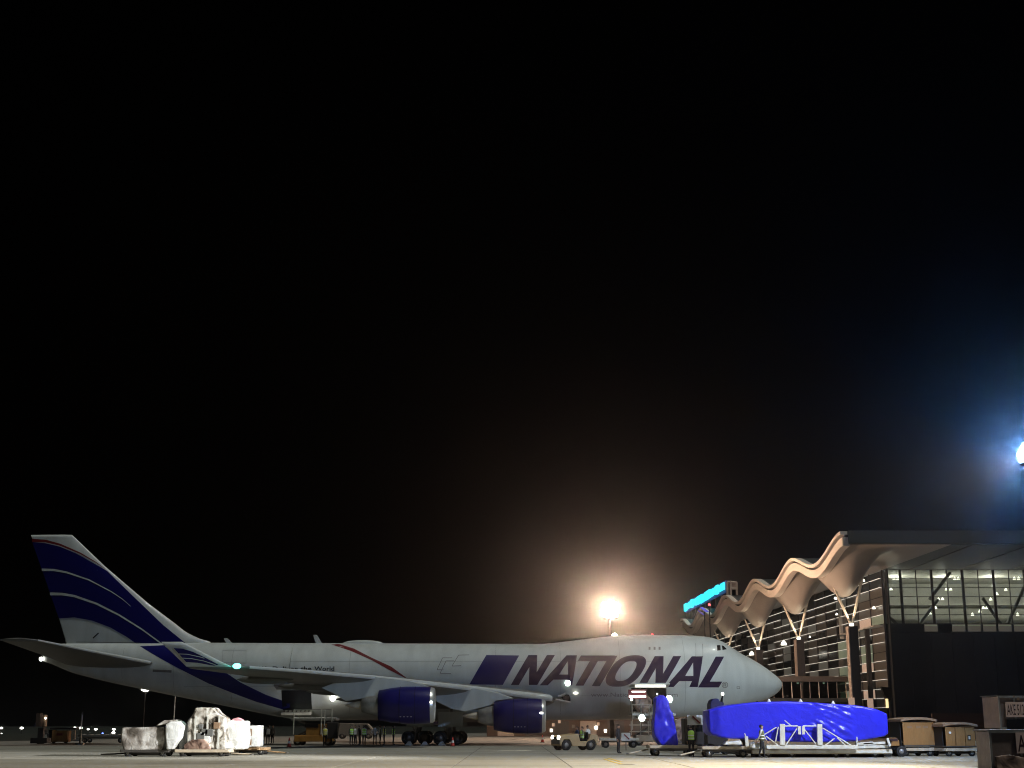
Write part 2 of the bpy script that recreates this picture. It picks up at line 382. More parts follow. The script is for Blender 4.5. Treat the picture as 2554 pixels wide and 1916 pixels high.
def conform_text(name, s, x0, x1, y_base, hpx, m, bold=0.0, shear=0.0, fn=ysurf, parent=None):
    me = text_mesh(s, 1.0, bold, shear); xs = [v.co.x for v in me.vertices]; k0, k1 = min(xs), max(xs)
    bm = bmesh.new(); bm.from_mesh(me)
    for v in bm.verts:
        px = x0 + (v.co.x - k0) / (k1 - k0) * (x1 - x0); py = y_base - v.co.y / .72 * hpx
        A, z = unp(px, py, 3.1)
        for _ in range(3): A, z = unp(px, py, fn(A, z))
        v.co = (A, z, 0)
    return conform_bm(name, bm, m, fn, parent, .02, .8, .3)
# --- lettering: slanted heavy capitals
def glyph(ch, w, s):
    if ch == 'N': return [[(0, 0), (s, 0), (s, .60), (w - s * 1.05, 0), (w, 0), (w, 1), (w - s, 1), (w - s, .42), (s * 1.1, 1), (0, 1)]]
    if ch == 'A':
        c = w * .42; return [[(0, 0), (s, 0), (s + w * .07, .19), (w - s - w * .02, .19), (w - s, 0), (w, 0), (c + s * .75, 1), (c - s * .55, 1)], [(s + w * .16, .36), (w - s - w * .07, .36), (c + s * .02, .80)]]
    if ch == 'T': a = w * .36; return [[(a, 0), (a + s, 0), (a + s, .82), (w, .82), (w, 1), (0, 1), (0, .82), (a, .82)]]
    if ch == 'I': return [[(0, 0), (s, 0), (s, 1), (0, 1)]]
    if ch == 'O':
        def el(rx, ry): return [(w / 2 + rx * (1 if math.cos(t) > 0 else -1) * abs(math.cos(t)) ** .8, .5 + ry * (1 if math.sin(t) > 0 else -1) * abs(math.sin(t)) ** .8) for t in [2 * math.pi * i / 36 for i in range(36)]]
        return [el(w / 2, .52), el(w / 2 - s * .98, .52 - .19)]
    if ch == 'L': return [[(0, 0), (w, 0), (w, .19), (s, .19), (s, 1), (0, 1)]]
SL = 44.0
def put_letter(ch, u0, w, s):
    yb = 1708.5 + (u0 - 1270) * .0135; yt = 1634 + (u0 - 1270) * .008
    lp = [[(u0 + a + SL * b, yb + (yt - yb) * b) for a, b in l] for l in glyph(ch, w, s)]
    o = conform_poly('letter', lp, 'letter_paint', ysurf, AIR); o['label'] = 'dark letter %s of the fuselage name' % ch
for ch, u0, w, s in (('N', 1274, 66, 20), ('A', 1346, 81, 20), ('T', 1405, 84, 20), ('I', 1476, 20, 20), ('O', 1497, 84, 22), ('N', 1589, 66, 20), ('A', 1659, 81, 21), ('L', 1741, 52, 21)):
    put_letter(ch, u0, w, s)
conform_poly('blue_block', [[(1171, 1707), (1254, 1708.5), (1295, 1635), (1213, 1634)]], 'navy_paint', ysurf, AIR)
conform_text('web_address', 'www.NationalAirlines.com', 1474, 1690, 1738, 11, 'line_paint', parent=AIR)
for wd_, xa_, xb_ in (('We', 646, 672), ('Deliver', 680, 743), ('the', 750, 777), ('World', 784, 834)): conform_text('slogan_word', wd_, xa_, xb_, 1673, 11, 'dark_letter', bold=.02, parent=AIR)
conform_text('registered_mark', '\u00ae', 1800, 1816, 1716, 15, 'line_paint', parent=AIR)
def strip_px(name, pts, wd, m, parent=AIR, fn=None):
    for a, b in zip(pts, pts[1:]):
        a = Vector(a); b = Vector(b); d = (b - a).normalized(); n = Vector((-d.y, d.x)) * wd / 2
        conform_poly(name, [[tuple(a + n), tuple(b + n), tuple(b - n), tuple(a - n)]], m, fn or ysurf, parent, off=.022)
k = lambda L: [(1050 + x / 3.988, 1500 + y / 3.988) for x, y in L]
for L in ([(310, 562), (215, 562), (160, 680), (225, 682)], [(330, 592), (250, 592), (190, 716), (300, 717)], [(480, 533), (375, 535), (308, 644), (400, 640)]):
    strip_px('outline_stroke', k(L), 1.3, 'line_paint')
conform_poly('red_stripe', [[(846, 1606.5), (883, 1618), (926, 1640), (976, 1663), (1014, 1691), (1010, 1691), (971, 1671), (926, 1646), (876, 1624), (826, 1607.5)]], 'red_paint', ysurf, AIR)
# tail band on the fuselage
UP = [(466, 1607), (500, 1634), (553, 1671), (601, 1703), (663, 1733), (702, 1747), (760, 1770)]
LO = [(349, 1612), (393, 1638), (445, 1667), (520, 1705), (594, 1734), (640, 1751), (700, 1768), (745, 1781)]
conform_poly('tail_band', [UP + LO[::-1]], 'navy_paint', ysurf, AIR, nx=.8, nz=.3)
# cockpit and upper-deck windows, door lines
conform_poly('cockpit_window', [[(1788, 1609.5), (1796.5, 1609), (1797.5, 1622), (1789, 1623)]], 'cockpit_glass', ysurf, AIR)
conform_poly('cockpit_window', [[(1800, 1609.5), (1805, 1611.5), (1813, 1619.5), (1802, 1621.5)]], 'cockpit_glass', ysurf, AIR)
for x in (1620, 1632.5, 1645): conform_poly('cabin_window', [[(x - 2.4, 1613.5), (x + 2.4, 1613.5), (x + 2.4, 1621), (x - 2.4, 1621)]], 'line_paint', ysurf, AIR)
strip_px('door_outline', [(1735, 1605), (1735.5, 1638), (1753, 1639), (1752, 1606)], .9, 'grey_paint')
strip_px('door_outline', [(1838, 1713), (1845, 1713), (1845, 1718), (1838, 1718), (1838, 1713)], 1.0, 'grey_paint')
strip_px('vent_grille', [(381, 1673), (428, 1675)], 6, 'line_paint')
for A in (9.5, 15.5, 21.0, 27.0, 40.5, 46.0, 51.5, 57.0, 62.0):           # skin joints
    conform_poly('skin_joint', [[(A, bot(A) + .25), (A + .035, bot(A) + .25), (A + .035, top(A) - .12), (A, top(A) - .12)]], 'seam', ysurf, AIR, off=.006, nx=5, nz=.25, space='az')
for a, b, z in ((12.0, 46.0, 7.45), (12.0, 30.0, 4.35), (41.5, 56.0, 5.2)):
    conform_poly('skin_joint', [[(a, z), (b, z), (b, z + .03), (a, z + .03)]], 'seam', ysurf, AIR, off=.007, nx=.8, nz=5, space='az')
strip_px('door_outline', [(556, 1622), (556, 1652), (614, 1654), (614, 1622), (556, 1622)], .8, 'seam')
# --- lower cargo doorway (aft) and forward doorway: dark holds with lit sills and raised doors
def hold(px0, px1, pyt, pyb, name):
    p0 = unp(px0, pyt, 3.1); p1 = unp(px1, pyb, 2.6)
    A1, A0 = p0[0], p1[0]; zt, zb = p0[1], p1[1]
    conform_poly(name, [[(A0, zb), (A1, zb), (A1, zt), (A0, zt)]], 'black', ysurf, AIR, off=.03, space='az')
    return A0, A1, zb, zt
A0, A1, zb, zt = hold(702, 777, 1722, 1773, 'cargo_hold_opening')
MB().box((-(A0 + A1) / 2, -(ysurf(A0, zt) + .75), zt + .28), (A1 - A0 + .9, 1.7, .16), rx=R(-10)).build('cargo_door', 'dark_metal', AIR, bevel=.03)
MB().box((-(A0 + A1) / 2, -(ysurf(A0, zb) + .42), zb - .16), (A1 - A0, .9, .2), rx=R(20)).build('door_sill', 'white_steel', AIR, bevel=.02)
for i in range(7): MB().box((-(A0 + .25 + i * (A1 - A0 - .5) / 6), -(ysurf(A0, zb) + .5), zb - .03), (.12, .25, .09), rx=R(18)).build('sill_roller', 'dark_metal', AIR)
B0, B1, yb_, yt_ = hold(1574, 1662, 1716, 1775, 'cargo_hold_opening')
MB().box((-(B0 + B1) / 2, -(ysurf(B0, yt_) + .8), yt_ + .22), (B1 - B0 + .3, 1.7, .14), rx=R(-8)).build('cargo_door', 'white_paint', AIR, bevel=.03)
MB().box((-(B0 + B1) / 2, -(ysurf(B0, yt_) + 1.62), yt_ + .12), (2.75, .12, .2)).build('door_lit_edge', 'lamp_soft', AIR)  # glowing bar stands in for the lit underside of the raised door
# antennas and beacons
for px, py, h in ((795, 1604, .75), (572, 1604, .45)):
    A, z = unp(px, py); MB().prism([(-A - .55, z + h), (-A - .2, z + h), (-A + .35, z - .1), (-A - .25, z - .1)], -.05, .05).build('antenna', 'white_paint', AIR)
A, z = unp(905, 1604); rg = []
for i in range(13):
    t = -1 + 2 * i / 12; h = .32 * (1 - t * t) ** .6 + .02
    rg.append([(-A + 2.0 * t, -.42 * math.cos(a) * (1 - t * t) ** .4, z - .06 + h * math.sin(a)) for a in [math.pi * j / 10 for j in range(11)]])
MB().loft(rg, closed=False, cap=False).build('satellite_fairing', 'white_paint', AIR, smooth=True)
A, z = unp(1533, 1586); MB().revolve([(0, .3), (.12, .28), (.25, .15), (.3, .01)], 'Z', 14, (-A, 0, z)).build('beacon', 'lamp_soft', AIR, smooth=True)
A, z = unp(1627, 1583); MB().revolve([(0, .1), (.05, .1), (.1, .06), (.13, .01)], 'Z', 14, (-A, 0, z)).build('beacon', 'lamp_red', AIR, smooth=True)
A, z = unp(1882, 1749, .6); MB().prism([(-A - .35, z + .35), (-A + .35, z + .35), (-A + .25, z - .1), (-A - .25, z - .1)], -.75, -.6).build('probe', 'black', AIR)
def blob(name, px, py, off, r, m, parent=AIR, sx=1.0):
    p = at(px, py, NY - off) - Vector((NX, NY, 0))
    return MB().revolve([(r * math.sin(a) * sx, r * math.cos(a)) for a in [-1.5 + 3.0 * i / 8 for i in range(9)]], 'X', 12, p).build(name, m, parent, smooth=True)
blob('door_light', 771, 1709, 3.9, .1, 'lamp_white')
lamp('door_light', 'POINT', at(745, 1766, NY - 5.2), 60, (1, .97, .9), AIR, size=.1)
blob('tail_light', 103, 1644, .3, .2, 'lamp_white')
blob('loading_light', 830, 1742, 3.35, .27, 'lamp_white')
blob('wing_root_light', 1416, 1704, 3.4, .28, 'lamp_greenish')
blob('inspection_light', 1436, 1729, 3.4, .12, 'lamp_soft', sx=2)
pl = at(830, 1742, NY - 4.2); lamp('loading_light', 'POINT', pl, 14, (1, .82, .6), AIR, size=.3)
# --- fin
FLE = sorted([(unp(px, py)[1], unp(px, py)[0]) for px, py in ((180, 1334.5), (260, 1411), (371, 1506), (431, 1551), (464, 1577), (494, 1592), (530, 1602))])
FTE = sorted([(unp(px, py)[1], unp(px, py)[0]) for px, py in ((77, 1334.5), (106, 1422), (126, 1482), (147, 1543), (163, 1597), (166, 1610))])
FZ0, FZ1 = 8.2, FLE[-1][0]
def foil(s, tc): return tc * 5 * (.2969 * math.sqrt(max(s, 0)) - .126 * s - .3516 * s * s + .2843 * s ** 3 - .1015 * s ** 4)
def finhalf(A, z):
    le, te = interp(FLE, z), interp(FTE, z); c = te - le; s = max(0, min(1, (A - le) / c)); return foil(s, .085 if c < 12 else .085 * 12 / c) * c
rings = []
for i in range(46):
    z = FZ0 + (FZ1 - FZ0) * i / 45; le, te = interp(FLE, z), interp(FTE, z); c = te - le; r = []
    S = [(1 - math.cos(math.pi * j / 18)) / 2 for j in range(19)]
    for s in S: r.append((-(le + s * c), -finhalf(le + s * c, z), z))
    for s in S[-2:0:-1]: r.append((-(le + s * c), finhalf(le + s * c, z), z))
    rings.append(r)
fin = MB().loft(rings).build('vertical_fin', 'white_paint', AIR, smooth=True)
BT = [(80.5, 1352), (112, 1355), (150, 1364), (190, 1381), (230, 1403), (267, 1424), (334, 1489), (408, 1560), (466, 1607)]
BL = [(147, 1543), (186, 1540), (230, 1548), (275, 1565), (315, 1588), (349, 1612)]
conform_poly('blue_field', [BT + BL[::-1]], 'navy_paint', finhalf, fin, off=.03, nx=1.2, nz=.8)
def taper_strip(pts, w0, w1, m, off, parent, name='stripe', fn=None):
    up, lo = [], []
    for i, p in enumerate(pts):
        a = Vector(pts[max(0, i - 1)]); b = Vector(pts[min(len(pts) - 1, i + 1)]); d = (b - a).normalized(); n = Vector((-d.y, d.x)); wd = w0 + (w1 - w0) * i / (len(pts) - 1)
        up.append(tuple(Vector(p) + n * wd / 2)); lo.append(tuple(Vector(p) - n * wd / 2))
    return conform_poly(name, [up + lo[::-1]], m, fn or finhalf, parent, off=off, nx=1.2, nz=.8)
taper_strip([(80, 1348), (115, 1350), (150, 1359), (200, 1380), (240, 1403), (262, 1419)], 8, .6, 'red_paint', .045, fin)
taper_strip([(104.5, 1421.5), (135, 1422), (167, 1428), (223, 1447), (278, 1476), (305, 1494), (327, 1513)], 6.5, .5, 'white_paint', .05, fin)
taper_strip([(125, 1481.5), (155, 1482), (186, 1487), (241, 1506), (297, 1534), (353, 1569), (405, 1607)], 7, 3.0, 'white_paint', .05, fin)
taper_strip([(405, 1607), (425, 1620), (445, 1634)], 3.0, .4, 'white_paint', .03, AIR, fn=ysurf)
strip_px('rudder_gap', [(232, 1592), (246, 1579)], 3, 'black', fin, fn=lambda A, z: finhalf(A, z) + .03)
strip_px('tail_joint', [(190, 1601.5), (350, 1604)], 1.6, 'grey_paint', fin, fn=lambda A, z: finhalf(A, z) + .02)
# --- lifting surfaces
def surface(name, secs, m, side=1, tc0=.12, tc1=.09, n=14):
    rings = []
    for i, (y, le, te, zl, zt_) in enumerate(secs):
        c = te - le; tc = tc0 + (tc1 - tc0) * i / (len(secs) - 1); r = []
        S = [(1 - math.cos(math.pi * j / n)) / 2 for j in range(n + 1)]
        for s in S: r.append((-(le + s * c), -y * side, zl + (zt_ - zl) * s + foil(s, tc) * c))
        for s in S[-2:0:-1]: r.append((-(le + s * c), -y * side, zl + (zt_ - zl) * s - foil(s, tc) * c * .85))
        rings.append(r)
    return MB().loft(rings).build(name, m, AIR, smooth=True)
WS = [(1.5, 20.3, 38.2, 4.0, 3.3), (3.2, 21.8, 38.4, 4.1, 3.55), (7.5, 25.4, 39.1, 4.45, 3.95), (12.0, 29.1, 40.2, 4.8, 4.45), (16.5, 32.7, 42.4, 5.1, 4.9), (21.0, 36.4, 44.4, 5.4, 5.2), (26.5, 40.9, 46.8, 5.65, 5.5), (31.0, 44.6, 48.8, 5.8, 5.7), (31.9, 45.6, 48.9, 5.83, 5.75)]
for sd_ in (1, -1):
    wg = surface('wing', WS, 'grey_paint', sd_)
    # leading edge slats, white colour imitates the highlight on polished metal
    for a, b in ((1, 3), (3, 4), (4, 5), (5, 6), (6, 7)):
        rg = []
        for (y, le, te, zl, zt_) in WS[a:b + 1]:
            c = te - le; r = []
            for s, g_ in ((.016, 1), (.006, 1), (.001, 1), (.004, -.85), (.009, -.85)):
                r.append((-(le + s * c) + .05, -y * sd_, zl + (zt_ - zl) * s + (foil(s, .115) * c + .03) * g_))
            rg.append(r)
        MB().loft(rg, closed=False, cap=False).build('slat', 'edge_white', wg, smooth=True)
    # winglet
    wl = []
    for t in [i / 6 for i in range(7)]:
        le = 45.7 + 3.6 * t; te = 48.95 + 1.9 * t; c = te - le; r = []
        S = [(1 - math.cos(math.pi * j / 8)) / 2 for j in range(9)]
        for s in S: r.append((-(le + s * c), -(31.9 + .2 * t + foil(s, .1) * c) * sd_, 5.82 + 1.75 * t))
        for s in S[-2:0:-1]: r.append((-(le + s * c), -(31.9 + .2 * t - foil(s, .1) * c) * sd_, 5.82 + 1.75 * t))
        wl.append(r)
    wlo = MB().loft(wl).build('winglet', 'white_paint', wg, smooth=True)
    if sd_ == 1:
        def wlp(px, py, o=.13):
            p = at(px, py, NY - 31.9)
            for _ in range(3):
                t = (p.z - 5.82) / 1.75; p = at(px, py, NY - (31.9 + .2 * t + .12))
            return p - Vector((NX, NY + o - .04, 0))
        def wl_patch(pts, m, o, nm):
            mb = MB(); mb.v = [wlp(*p, o=o) for p in pts]; mb.f = [t for t in tessellate_polygon([[Vector((p[0], p[1], 0)) for p in pts]])]; mb.build(nm, m, wg)
        cr1 = lambda L: [(x / 2.694, 1300 + y / 2.694) for x, y in L]
        wl_patch(cr1([(1168, 853), (1230, 858), (1300, 880), (1380, 918), (1470, 965), (1440, 972), (1330, 952), (1252, 947)]), 'navy_paint', .1, 'blue_field')
        for L in ([(1200, 893), (1260, 895), (1340, 912), (1375, 922)], [(1225, 921), (1290, 925), (1370, 940), (1450, 966)]):
            c = cr1(L); wl_patch([(x, y - 1.0) for x, y in c] + [(x, y + .8) for x, y in c[::-1]], 'white_paint', .13, 'stripe')
    MB().revolve([(.2 * math.sin(a) * 1.5, .2 * math.cos(a)) for a in [-1.5 + 3.0 * i / 8 for i in range(9)]], 'X', 12, (-45.3, -32.0 * sd_, 5.86)).build('navigation_light', 'lamp_green' if sd_ == 1 else 'lamp_red', wg, smooth=True)
    # flap track fairings
    for y in (5.6, 9.4, 14.4, 18.2, 24.2):
        le = interp([(s[0], s[1]) for s in WS], y); te = interp([(s[0], s[2]) for s in WS], y); z = interp([(s[0], s[4]) for s in WS], y); L = 3.2 if y < 20 else 2.2
        rg = []
        for i in range(11):
            t = -1 + 2 * i / 10; h = max(.02, (1 - t * t) ** .6) * .34
            rg.append([(-(te - L * .55 + t * L), -y * sd_ + h * .62 * math.cos(a), z - .22 + h * math.sin(a)) for a in [2 * math.pi * j / 12 for j in range(12)]])
        MB().loft(rg).build('flap_track_fairing', 'grey_paint', wg, smooth=True)
    # stabiliser
    TS = [(.4, 58.0, 66.2, 7.1, 7.1), (2.0, 59.2, 67.0, 7.4, 7.2), (6.0, 62.8, 68.2, 8.1, 7.95), (10.6, 67.0, 70.0, 8.95, 8.85), (11.1, 68.0, 70.4, 9.05, 8.98)]
    tp = surface('tailplane', TS, 'grey_paint', sd_, .09, .08); rg = []
    for (y, le, te, zl, zt_) in TS[1:4]:
        c = te - le; rg.append([(-(le + s * c) + .04, -y * sd_, zl + (zt_ - zl) * s + (foil(s, .09) * c + .025) * g_) for s, g_ in ((.05, 1), (.02, 1), (.003, 1), (.01, -.85), (.02, -.85))])
    MB().loft(rg, closed=False, cap=False).build('leading_edge', 'edge_white', tp, smooth=True)
pg = lamp('navigation_light_glow', 'POINT', at(603, 1660, NY - 33.0), 25, (.15, 1, .8), AIR, size=.2)
# wing to body fairing
rg = []
for i in range(31):
    A = 19.5 + 22 * i / 30; t = (A - 30.5) / 11; e = max(0, 1 - abs(t) ** 2.0)
    r = []
    for j in range(17):
        a = math.pi * (-.5 + 1.02 * j / 16) - .25
        yy = (1.5 + 2.1 * e) * max(0, math.cos(a)) ** .6; zz = 3.5 + (1.25 * e + .2) * math.sin(a)
        r.append((A, yy, zz))
    rg.append([(-p[0], -p[1], p[2]) for p in r] + [(-p[0], p[1], p[2]) for p in r[::-1]])
MB().loft(rg).build('wing_body_fairing', 'white_paint', AIR, smooth=True)
# dark block at the wing root with bright edge bars
P = [at(x, y, NY - 4.2) - Vector((NX, NY, 0)) for x, y in k([(1395, 950), (1420, 925), (1470, 928), (1486, 960), (1488, 1010), (1430, 990)])]
MB().prism([(p.x, p.z) for p in P], -4.25, -3.3).build('root_dark_block', 'black', AIR)
for L in ([(1365, 948), (1405, 938), (1440, 915)], [(1340, 978), (1400, 990), (1488, 1008)]):
    Q = [at(x, y, NY - 4.3) - Vector((NX, NY, 0)) for x, y in k(L)]
    mb = MB()
    for a, b in zip(Q, Q[1:]): mb.tube(a, b, .1, n=8)
    mb.build('root_edge_bar', 'bare_metal', AIR)
# --- engines
def engine(A_lip, y, zc, r, Lc, parent, pyl):
    e = bpy.data.objects.new('engine', None); COL.objects.link(e); e.parent = parent; e.location = (-A_lip, -y, zc)
    # +x forward
    MB().revolve([(-.34, r * .955), (-.7, r * .985), (-1.4, r), (-2.4, r * .995), (-3.4, r * .93), (-Lc, r * .80), (-Lc, r * .76), (-Lc + .3, r * .74)], 'X', 48).build('cowl', 'navy_paint', e, smooth=True)
    MB().revolve([(-.34, r * .955), (-.12, r * .92), (-.02, r * .87), (0, r * .83), (-.05, r * .79), (-.3, r * .76), (-1.2, r * .78)], 'X', 48).build('inlet_lip', 'bare_metal', e, smooth=True)
    for xj in (-1.55, -2.75): MB().revolve([(xj - .02, r * .97), (xj - .015, r * 1.003), (xj + .015, r * 1.003), (xj + .02, r * .97)], 'X', 48).build('cowl_joint', 'black', e)
    for k_ in range(4): MB().box((-1.8 - .28 * k_, -r * .80, -r * .62), (.12, .05, .05)).build('cowl_latch', 'bare_metal', e)
    MB().revolve([(-1.2, r * .78), (-1.21, .3), (-1.2, .01)], 'X', 48).build('fan_disc', 'black', e)
    for i in range(22):
        a = 2 * math.pi * i / 22; d = Vector((0, math.cos(a), math.sin(a))); t = Vector((0, -math.sin(a), math.cos(a)))
        mb = MB(); mb.v = [Vector((-1.1, 0, 0)) + d * .3 - t * .03, Vector((-1.0, 0, 0)) + d * .3 + t * .03, Vector((-.95, 0, 0)) + d * r * .76 + t * .16, Vector((-1.12, 0, 0)) + d * r * .76 - t * .05]; mb.f = [(0, 1, 2, 3)]
        mb.build('fan_blade', 'dark_metal', e)
    MB().revolve([(-1.1, .34), (-.8, .28), (-.5, .12), (-.4, .005)], 'X', 20).build('spinner', 'dark_metal', e, smooth=True)
    MB().revolve([(-Lc + .6, r * .62), (-Lc - .05, r * .60), (-Lc - .7, r * .50), (-Lc - 1.35, r * .38), (-Lc - 1.36, r * .34), (-Lc - 1.0, r * .33)], 'X', 40).build('core_nozzle', 'steel', e, smooth=True)
    MB().revolve([(-Lc - .9, r * .26), (-Lc - 1.6, r * .22), (-Lc - 2.3, r * .12), (-Lc - 2.7, .02)], 'X', 24).build('exhaust_plug', 'cream_steel', e, smooth=True)
    if pyl:
        mb = MB(); P = [at(px, py, NY - y) - Vector((NX - A_lip, NY - y, zc)) for px, py in pyl]
        mb.prism([(p.x, p.z) for p in P], -.24, .24); mb.build('pylon', 'white_paint', e, bevel=.08)
    return e
PY4 = [(1072, 1713), (1020, 1698), (933, 1688), (860, 1692), (803, 1716), (835, 1731), (863, 1749), (905, 1742), (945, 1733), (950, 1722)]
PY3 = [(1282, 1742), (1240, 1727), (1186, 1716), (1130, 1720), (1084, 1734), (1086, 1749), (1125, 1768), (1160, 1776), (1200, 1766), (1230, 1758), (1236, 1748)]
def eng_at(px_lip, py_c, y):
    p = at(px_lip, py_c, NY - y); return NX - p.x, p.z
a4, z4 = eng_at(1085, 1759, 20.8); a3, z3 = eng_at(1361, 1786, 11.7)
engine(a4, 20.8, z4, 1.46, 4.45, AIR, PY4); engine(a3, 11.7, z3, 1.46, 4.45, AIR, PY3)
def mir(P, y):                                                    # same pylon outline, other side
    return None
for a, y, z in ((a4, -20.8, z4), (a3, -11.7, z3)):
    e = engine(a, y, z, 1.46, 4.45, AIR, None)
    src = [o for o in AIR.children if o.name.startswith('engine') and abs(o.location.y + abs(y)) < .1][0]
    pl_ = [c for c in src.children if c.name.startswith('pylon')][0].copy(); COL.objects.link(pl_); pl_.parent = e
# glints on the cowl rims imitated by small glowing blobs; no lamps there
blob('cowl_glint', 1075, 1752, 22.1, .14, 'lamp_soft'); blob('cowl_glint', 1350, 1778.5, 13.1, .1, 'lamp_soft', sx=1.8)
# --- landing gear
def truck(A, y, wr=.62, name='main_gear', n=2, gap=.56):
    t = bpy.data.objects.new(name, None); COL.objects.link(t); t.parent = AIR; t.location = (-A, -y, 0)
    MB().tube((0, 0, wr), (.25, 0, 3.2), .17, n=14).build('strut', 'steel', t, smooth=True)
    if n == 2: MB().tube((-.75, 0, wr), (.75, 0, wr), .11, n=10).build('bogie_beam', 'steel', t)
    MB().tube((-.9, 0, 2.6), (0, 0, wr + .3), .07, n=8).build('drag_brace', 'steel', t)
    MB().box((.2, -.55 if y > 0 else .55, 2.25), (2.2, .06, 1.3)).build('gear_door', 'white_paint', t, bevel=.02)
    for ax in ((-.74, .74) if n == 2 else (0,)):
        for s in (-1, 1):
            wh = MB().revolve([(-.2, wr * .55), (-.22, wr * .85), (-.15, wr * .97), (0, wr), (.15, wr * .97), (.22, wr * .85), (.2, wr * .55)], 'Y', 28, (ax, s * gap, wr)).build('tyre', 'rubber', t, smooth=True)
            MB().revolve([(-.16, .02), (-.16, wr * .5), (0, wr * .57), (.16, wr * .5), (.16, .02)], 'Y', 20, (ax, s * gap, wr)).build('rim', 'dark_metal', wh, smooth=True)
for A, y in ((31.2, 5.5), (34.3, 1.9), (34.3, -1.9), (31.2, -5.5)): truck(A, y)
truck(7.8, 0, .6, 'nose_gear', 1, .42)

# ================================================================== TERMINAL
T = thing('airport_terminal', 'airport terminal with wavy lit roof edge and glazed facade beyond the nose', 'building', (51.4, 192.6, 0))
TO = Vector((51.4, 192.6, 0)); tl = lambda p: Vector(p) - TO
XE = lambda Y: 39.6 - .018 * (Y - 165); XF = lambda Y: 51.4 - .04 * (Y - 192.6)
PER = 28.0; YR0, YR1 = 165.0, 165.0 + PER * 5
def wv(Y): return (1 - math.cos(2 * math.pi * (Y - YR0) / PER)) / 2
def ztop(Y): return 24.3 - 2.3 * (wv(Y) ** .9)
def zsof(x, Y):
    xe, xf = XE(Y), XF(Y); t = (x - xe) / (xf - xe); zb_ = 22.7 - 2.0 * wv(Y)
    bump = smooth(0, .26, t) * (1 - smooth(.28, .56, t))
    return zb_ + (22.7 - zb_) * smooth(.28, .62, t) - 3.0 * bump * wv(Y) ** 1.3
NYW = 150
# soffit skin
rows = []
for i in range(NYW + 1):
    Y = YR0 + (YR1 - YR0) * i / NYW
    rows.append([tl((XE(Y) + .25 + (XF(Y) - XE(Y) - .25) * j / 24, Y, zsof(XE(Y) + .25 + (XF(Y) - XE(Y) - .25) * j / 24, Y))) for j in range(25)])
MB().loft(rows, cap=False, closed=False).build('wave_soffit', 'roof_white', T, smooth=True)
# flat front soffit over the glazed front
MB().box(tl((75.5, 179, 22.78)), (48, 27.4, .14)).build('front_soffit', 'soffit', T)
for i in range(6): MB().box(tl((55 + i * 7.0, 179, 22.66)), (.12, 27, .1)).build('soffit_joint', 'roof_grey', T)
# edge band: upper lip, recess, lower lip
def band(o0, h0, h1, m, nm):
    rg = []
    for i in range(NYW * 2 + 1):
        Y = YR0 + (YR1 - YR0) * i / (NYW * 2); x = XE(Y); zt__ = ztop(Y)
        rg.append([tl((x + o0, Y, zt__ - h0)), tl((x + o0 + .9, Y, zt__ - h0)), tl((x + o0 + .9, Y, zt__ - h1)), tl((x + o0, Y, zt__ - h1))])
    return MB().loft(rg).build(nm, m, T)
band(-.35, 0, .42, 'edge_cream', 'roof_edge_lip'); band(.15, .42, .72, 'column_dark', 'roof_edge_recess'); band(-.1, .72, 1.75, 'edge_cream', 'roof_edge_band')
# roof top skin
rows = [[tl((XE(YR0 + (YR1 - YR0) * i / NYW) + .5 + j * 20, YR0 + (YR1 - YR0) * i / NYW, (ztop(YR0 + (YR1 - YR0) * i / NYW) - .06) if j == 0 else 24.2)) for j in range(4)] for i in range(NYW + 1)]
MB().loft(rows, cap=False, closed=False).build('roof_skin', 'roof_grey', T, smooth=True)
MB().box(tl((69.8, 164.8, 23.55)), (59.2, .5, 1.55)).build('front_fascia', 'roof_grey', T)
# columns with V struts
for i in range(4):
    Y = 179 + PER * i; x = 43.4 - .04 * PER * i; H = 14.0
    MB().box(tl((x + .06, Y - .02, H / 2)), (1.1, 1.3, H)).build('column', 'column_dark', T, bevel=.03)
    MB().box(tl((x - .56, Y, H / 2)), (.12, 1.5, H)).build('column_lit_face', 'column_side', T)  # lighter strip: lamp light on the left face put into the colour
    for dx, dy, zt2 in ((-2.15, -.5, 19.0), (2.25, -.3, 22.3)):
        rg = []
        for s in [j / 10 for j in range(11)]:
            c = Vector((x + dx * s, Y + dy * s, H + (zt2 - H) * s)); r_ = .07 + .13 * math.sin(math.pi * min(1, s * .8 + .12))
            rg.append([tl(c + Vector((r_ * math.cos(a), r_ * math.sin(a), 0))) for a in [2 * math.pi * q / 10 for q in range(10)]])
        MB().loft(rg).build('strut', 'strut_white', T, smooth=True)
    MB().revolve([(0, .25), (.15, .3), (.35, .25), (.4, .02)], 'Z', 14, tl((x - .1, Y - .45, H))).build('uplight', 'lamp_soft', T, smooth=True)
    lamp('uplight', 'SPOT', (x - .2, Y - .9, H + .5), 620, (1, .82, .60), T, aim=(x - .1, Y, 24), angle=95, size=.15)
